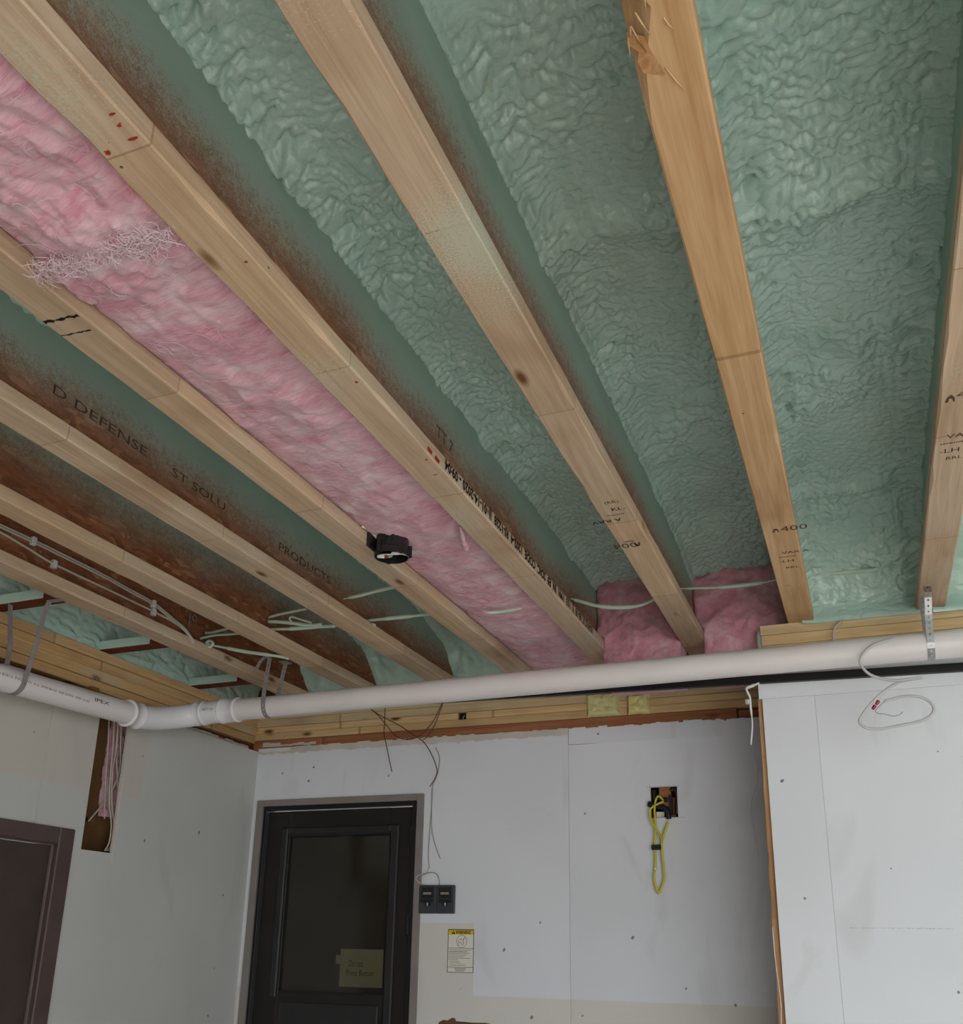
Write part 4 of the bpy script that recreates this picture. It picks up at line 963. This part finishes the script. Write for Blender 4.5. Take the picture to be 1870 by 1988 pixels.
# ------------------------------------------------------------------ wall controls and sign
def control(x0, x1, label):
    e = empty('wall_control', ((x0+x1)/2, YR, .149), label, 'switch', 'black wall controls beside the door')
    z0, z1 = .149, .273; w = x1-x0
    obj('case', MB().box(x0, x1, YR-.020, YR, z0, z1, ch=.003), M['charcoal'], e)
    obj('recess', MB().box(x0+.12*w, x1-.13*w, YR-.0215, YR-.019, z0+.066, z1-.010, ch=.001), M['blk'], e)
    obj('button', MB().box(x0+.25*w, x1-.27*w, YR-.026, YR-.021, z0+.082, z0+.093, ch=.0015), M['cable_grey'], e)
    obj('ledge', MB().box(x0+.10*w, x1-.12*w, YR-.026, YR-.019, z0+.048, z0+.062, ch=.002), M['blk'], e)
    obj('toggle', MB().box(x0+.38*w, x0+.48*w, YR-.027, YR-.019, z0+.034, z0+.047, ch=.001), M['blk'], e)
    obj('toggle', MB().box(x0+.50*w, x0+.56*w, YR-.026, YR-.019, z0+.034, z0+.047, ch=.001), M['cable_bright'], e)
    obj('toggle', MB().box(x0+.58*w, x0+.68*w, YR-.027, YR-.019, z0+.034, z0+.047, ch=.001), M['blk'], e)
control(-1.927, -1.8415, 'charcoal wall control touching the door casing, with light bar button')
control(-1.840, -1.7535, 'charcoal wall control further from the door casing')
sg = empty('warning_sign', (-1.722, YR, -.1), 'small warning placard with yellow header on the wall below the wall controls', 'sign')
sx0, sx1, sz0, sz1 = -1.784, -1.660, -.100, .082; ys = YR-.0015
cd = obj('card', MB().box(sx0, sx1, ys, YR, sz0, sz1), M['paper'], sg)
obj('header', MB().box(sx0+.002, sx1-.002, ys-.0005, ys, sz1-.022, sz1-.002), M['sign_y'], cd)
bd = MB()
for (a, b, c, d) in ((sx0, sx1, sz1-.0028, sz1), (sx0, sx1, sz0, sz0+.0018), (sx0, sx0+.0018, sz0, sz1), (sx1-.0022, sx1, sz0, sz1), (sx0, sx1, sz1-.0805, sz1-.079), (sx0, sx1, sz0+.0215, sz0+.023)): bd.box(a, b, ys-.0009, ys-.0001, c, d)
obj('border', bd, M['ink'], cd)
obj('lettering', text_mb('WARNING', .020, (sx0+.037, ys-.0006, sz1-.0192), (1, 0, 0), (0, 0, 1), width=.072, bold=.0006), M['ink'], cd)
tx = sx0+.0255
obj('hazard_triangle', MB().add([(tx-.009, ys-.0008, sz1-.020), (tx+.009, ys-.0008, sz1-.020), (tx, ys-.0008, sz1-.0045)], [(0, 1, 2)]), M['ink'], cd)
obj('exclamation', MB().box(tx-.0009, tx+.0009, ys-.0013, ys-.0009, sz1-.0155, sz1-.0095).box(tx-.0009, tx+.0009, ys-.0013, ys-.0009, sz1-.0185, sz1-.017), M['sign_y'], cd)
pc = np.array([(sx0+sx1)/2+.004, ys-.0008, sz1-.051]); pm = MB()
pm.tube([pc+np.array([.0245*math.cos(a), 0, .0265*math.sin(a)]) for a in np.linspace(0, 6.283, 25)[:-1]], .0007, 4, closed=True)
for pl in (((-.014, -.018), (-.016, -.004), (-.015, .004), (-.007, .007), (-.001, .012), (.001, .006)), ((-.014, -.004), (-.004, -.006), (.002, -.010), (.002, -.019)), ((.004, .004), (.010, .012), (.016, .018)), ((.006, -.016), (.009, -.006), (.008, .004), (.013, .010))):
    pm.tube([pc+np.array([a, 0, b]) for a, b in pl], .0008, 4)
obj('pictogram', pm, M['ink_soft'], cd)
ln = MB(); rows = [(.0875, .96, 1), (.0945, .8, 1.5), (.1015, .9, 1), (.1085, .76, 1), (.1150, .66, 1), (.1215, .92, 1), (.1280, .36, 1), (.1345, .42, .8), (.1395, .45, .8), (.146, .66, .8), (.1525, .68, .8), (.1595, .84, .8)]
for dz, fr_w, th in rows:
    x = sx0+.006+(.004 if dz > .133 else 0); xe = x+(sx1-sx0-.012)*fr_w
    while x < xe:
        d = random.uniform(.004, .012); ln.box(x, min(x+d, xe), ys-.0006, ys-.0001, sz1-dz-.0009*th, sz1-dz+.0009*th); x += d+.0014
for q in range(4):
    ln.box(sx0+.03+q*.003, sx1-.033-q*.003, ys-.0006, ys-.0001, sz0+.018-q*.0042, sz0+.0195-q*.0042)
obj('fine_print', ln, M['ink_soft'], cd)

# ------------------------------------------------------------------ wall hole with the yellow cord
wh = empty('wall_hole_fittings', (-.795, YR+.05, .55), 'dark square hole cut in the wall with wood blocking and black plug parts inside', 'wall opening')
obj('blocking', MB().box(-.822, -.770, YR+.03, YR+.09, .60, .69, ch=.002), M['plate_red'], wh)
obj('blocking', MB().box(-.800, -.752, YR+.05, YR+.095, .535, .64, ch=.002), M['stud'], wh)
obj('box_shell', MB().box(-.846, -.829, YR+.004, YR+.04, .62, .668, ch=.004), M['blk'], wh)
obj('black_cable', MB().tube(spline([onY(x, y, YR+.012) for x, y in ((1302, 1535), (1310, 1532), (1314, 1542), (1315, 1560), (1314, 1580))], 6), .0085, 10), M['blk'], wh, smooth=True)
obj('strut', MB().box(-.775, -.763, YR+.004, YR+.02, .562, .645), M['blk'], wh)
obj('paper_scrap', MB().box(-.835, -.80, YR+.02, YR+.022, .55, .575), M['paper'], wh)
obj('pencil_frame', MB().box(-.868, -.73, YR-.0006, YR, .6795, .6805).box(-.855, -.854, YR-.0006, YR, .56, .69).box(-.86, -.71, YR-.0006, YR, .5465, .5472), M['ink_soft'], wh)
yc = empty('extension_cord', (-.83, YR-.03, .24), 'yellow extension cord folded and hung from the wall hole with a black tie', 'cord')
q = lambda pts, yv: [onY(x, y, yv) for x, y in pts]
loop = q(((1288, 1554), (1280, 1546), (1274, 1552), (1271, 1572), (1273, 1600), (1272, 1632), (1272, 1650), (1273, 1680), (1270, 1700), (1274, 1722), (1279, 1733), (1285, 1722), (1290, 1706), (1289, 1688), (1286, 1660), (1285, 1642), (1286, 1632), (1292, 1612), (1298, 1595)), YR-.02)
obj('cord', MB().tube(spline(loop, 6), .0048, 10), M['yellow'], yc, smooth=True)
l2 = q(((1289, 1556), (1275, 1562), (1264, 1570), (1262, 1582), (1266, 1596), (1275, 1610), (1284, 1626), (1285, 1634)), YR-.028)
obj('cord', MB().tube(spline(l2, 6), .0048, 10), M['yellow'], yc, smooth=True)
pt = q(((1259, 1561), (1275, 1564), (1290, 1568), (1297, 1578), (1299, 1590)), YR-.012)
obj('plug', MB().tube(spline(pt[:2], 2), .013, 10), M['blk'], yc, smooth=True)
obj('plug', MB().tube(spline(pt[1:], 6), .011, 12), M['blk'], yc, smooth=True)
pp = q(((1276, 1546), (1286, 1552), (1296, 1553)), YR-.008)
obj('connector', MB().tube(spline(pp, 5), .010, 12), M['blk'], yc, smooth=True)
tz = onY(1275, 1645, YR-.02)
obj('cord_tie', MB().box(tz[0]-.021, tz[0]+.020, YR-.030, YR-.012, tz[2]-.0105, tz[2]+.0105, ch=.003), M['blk'], yc)
wz = onY(1273, 1687, YR-.02); obj('tape_band', MB().lathe(wz, [(.0052, -.004), (.0056, -.003), (.0056, .003), (.0052, .004)], 10), M['paper'], yc)

# ------------------------------------------------------------------ doors
d2 = empty('door_2', (-2.39, YR, -1.40), kind='structure')
x0, x1, zt2, zb2 = -2.853, -1.926, .694, -1.40
obj('door_frame', MB().box(x0, x0+.036, YR-.012, YR+.1, zb2, zt2, ch=.002), M['frame_grey'], d2)
obj('door_frame', MB().box(x1-.034, x1, YR-.012, YR+.1, zb2, zt2, ch=.002), M['frame_grey'], d2)
obj('door_frame', MB().box(x0+.036, x1-.034, YR-.012, YR+.1, zt2-.031, zt2, ch=.002), M['frame_grey'], d2)
obj('stop', MB().box(x0+.036, x0+.052, YR+.002, YR+.05, zb2, zt2-.031, ch=.002), M['steel_blk'], d2)
obj('stop', MB().box(x1-.062, x1-.034, YR+.002, YR+.05, zb2, zt2-.031, ch=.002), M['steel_blk'], d2)
obj('stop', MB().box(x0+.052, x1-.062, YR+.002, YR+.05, zt2-.052, zt2-.031, ch=.002), M['steel_blk'], d2)
lx0, lx1, lz1 = x0+.056, x1-.066, zt2-.056
gx0, gx1, gz0, gz1 = -2.665, -2.108, -.215, .512
leaf = MB().box(lx0, gx0, YR+.02, YR+.055, zb2, lz1, ch=.002).box(gx1, lx1, YR+.02, YR+.055, zb2, lz1, ch=.002).box(gx0, gx1, YR+.02, YR+.055, gz1, lz1).box(gx0, gx1, YR+.02, YR+.055, zb2, gz0)
lf = obj('door_leaf', leaf, M['door_blk'], d2)
for (a, b, c, d) in ((gx0-.045, gx0-.006, gz0-.02, gz1+.045), (gx1+.006, gx1+.048, gz0-.6, gz1+.045), (gx0-.006, gx1+.006, gz1+.008, gz1+.045)):
    obj('moulding', MB().box(a, b, YR+.008, YR+.024, c, d, ch=.006), M['door_mould'], lf)
obj('glass', MB().box(gx0, gx1, YR+.030, YR+.034, gz0, gz1), M['glass'], lf)
obj('lower_panel', MB().box(gx0+.02, gx1-.02, YR+.014, YR+.024, zb2+.3, gz0-.035, ch=.006), M['door_mould'], lf)
obj('inner_panel', MB().box(gx0-.05, gx1+.05, YR+.075, YR+.085, gz0-.1, gz1+.05), M['inner'], d2)
obj('sash_rail', MB().box(gx0, gx1, YR+.022, YR+.034, gz0-.004, gz0+.012, ch=.002), M['steel_blk'], lf)
for z in (-.6, .1, .5):
    obj('hinge', MB().box(x1-.070, x1-.060, YR-.002, YR+.02, z-.045, z+.045, ch=.002), M['steel_blk'], lf)
nt = empty('taped_note', (-2.25, YR+.03, -.19), 'yellowish handwritten paper note taped behind the dark door glass', 'note')
obj('paper', MB().box(-2.360, -2.135, YR+.060, YR+.062, -.178, -.010), M['note'], nt)
obj('folded_flap', MB().box(-2.383, -2.352, YR+.0585, YR+.0605, -.078, -.038), M['note'], nt)
obj('handwriting', text_mb('Do not', .042, (-2.315, YR+.0598, -.088), (1, 0, 0), (0, 0, 1), width=.075), M['ink_soft'], nt)
obj('handwriting', text_mb('Press Button', .036, (-2.325, YR+.0598, -.128), (1, 0, 0), (0, 0, 1), width=.14), M['ink_soft'], nt)

d1 = empty('door_1', (XL, 2.4, FLOOR), kind='structure')
def casing(y0, y1, z0, z1): return MB().box(XL-.11, XL+.014, y0, y1, z0, z1, ch=.004)
obj('door_casing', casing(2.848, 2.925, FLOOR, .414), M['trim_brown'], d1)
obj('door_casing', casing(1.93, 2.005, FLOOR, .414), M['trim_brown'], d1)
obj('door_casing', casing(2.005, 2.848, .351, .414), M['trim_brown'], d1)
obj('door_leaf', MB().box(XL-.07, XL-.022, 2.010, 2.843, FLOOR+.01, .346, ch=.002), M['door_brown'], d1)
obj('weather_strip', MB().box(XL-.02, XL-.008, 2.843, 2.848, FLOOR, .351, ch=.001).box(XL-.02, XL-.008, 2.005, 2.848, .346, .351, ch=.001), M['strip'], d1)

# ------------------------------------------------------------------ cavity in the left wall
pf = MB(); Yg = np.linspace(3.145, 3.25, 20); Zg = np.linspace(.50, .93, 60); YY, ZZ = np.meshgrid(Yg, Zg)
A = np.stack([XL-.075+.025*(fbm(YY*40, ZZ*22, 3)-.5)*2, YY+.012*(fbm(YY*20, ZZ*30, 8)-.5)*2-.05*np.clip((ZZ-.72), -1, 0)*0, ZZ], -1); pf.grid(A)
for sl in (A[0], A[-1], A[:, 0], A[:, -1]):
    q_ = sl.copy(); q_[:, 0] = XL-.1; pf.grid(np.stack([sl, q_], 0))
obj('fibreglass_scrap', pf, M['pink'], None, 'scrap of pink fibreglass stuffed in the tall wall cutout', 'insulation', smooth=True)
G3 = 'white cables inside the tall wall cutout'
for i, (pts, r, lab) in enumerate((
    (((212, 1392), (210, 1440), (206, 1500), (203, 1560), (203, 1590)), .0032, 'leftmost thin cable in the tall wall cutout'),
    (((222, 1392), (219, 1450), (214, 1510), (212, 1560), (216, 1600), (212, 1635), (203, 1652)), .0042, 'cable bending outward low in the tall wall cutout'),
    (((229, 1392), (226, 1450), (218, 1500), (217, 1560), (221, 1600), (216, 1640), (207, 1652)), .0042, 'middle thick cable of the tall wall cutout'),
    (((237, 1392), (234, 1440), (233, 1490), (222, 1525), (200, 1560), (172, 1594)), .0035, 'cable crossing diagonally to the near edge of the tall wall cutout'),
    (((226, 1470), (228, 1510), (232, 1560), (230, 1600), (222, 1640), (212, 1653)), .0045, 'cable hugging the white far edge of the tall wall cutout'))):
    cable('wall_cable', [onX(x, y, XL-.018-.005*i) for x, y in pts], r*.9, M['cable_wall'], lab, 'cable', G3)
obj('rusty_pipe_strap', MB().box(XL-.095, XL-.088, 3.04, 3.055, .36, .62).box(XL-.097, XL-.086, 3.02, 3.08, .47, .485), M['ink'], None, 'dark rusted strap deep inside the tall wall cutout', 'strap')
tl = MB().box(XL-.001, XL+.002, 3.151, 3.157, .30, .93); obj('torn_drywall_edge', tl, M['gyp'], wl)
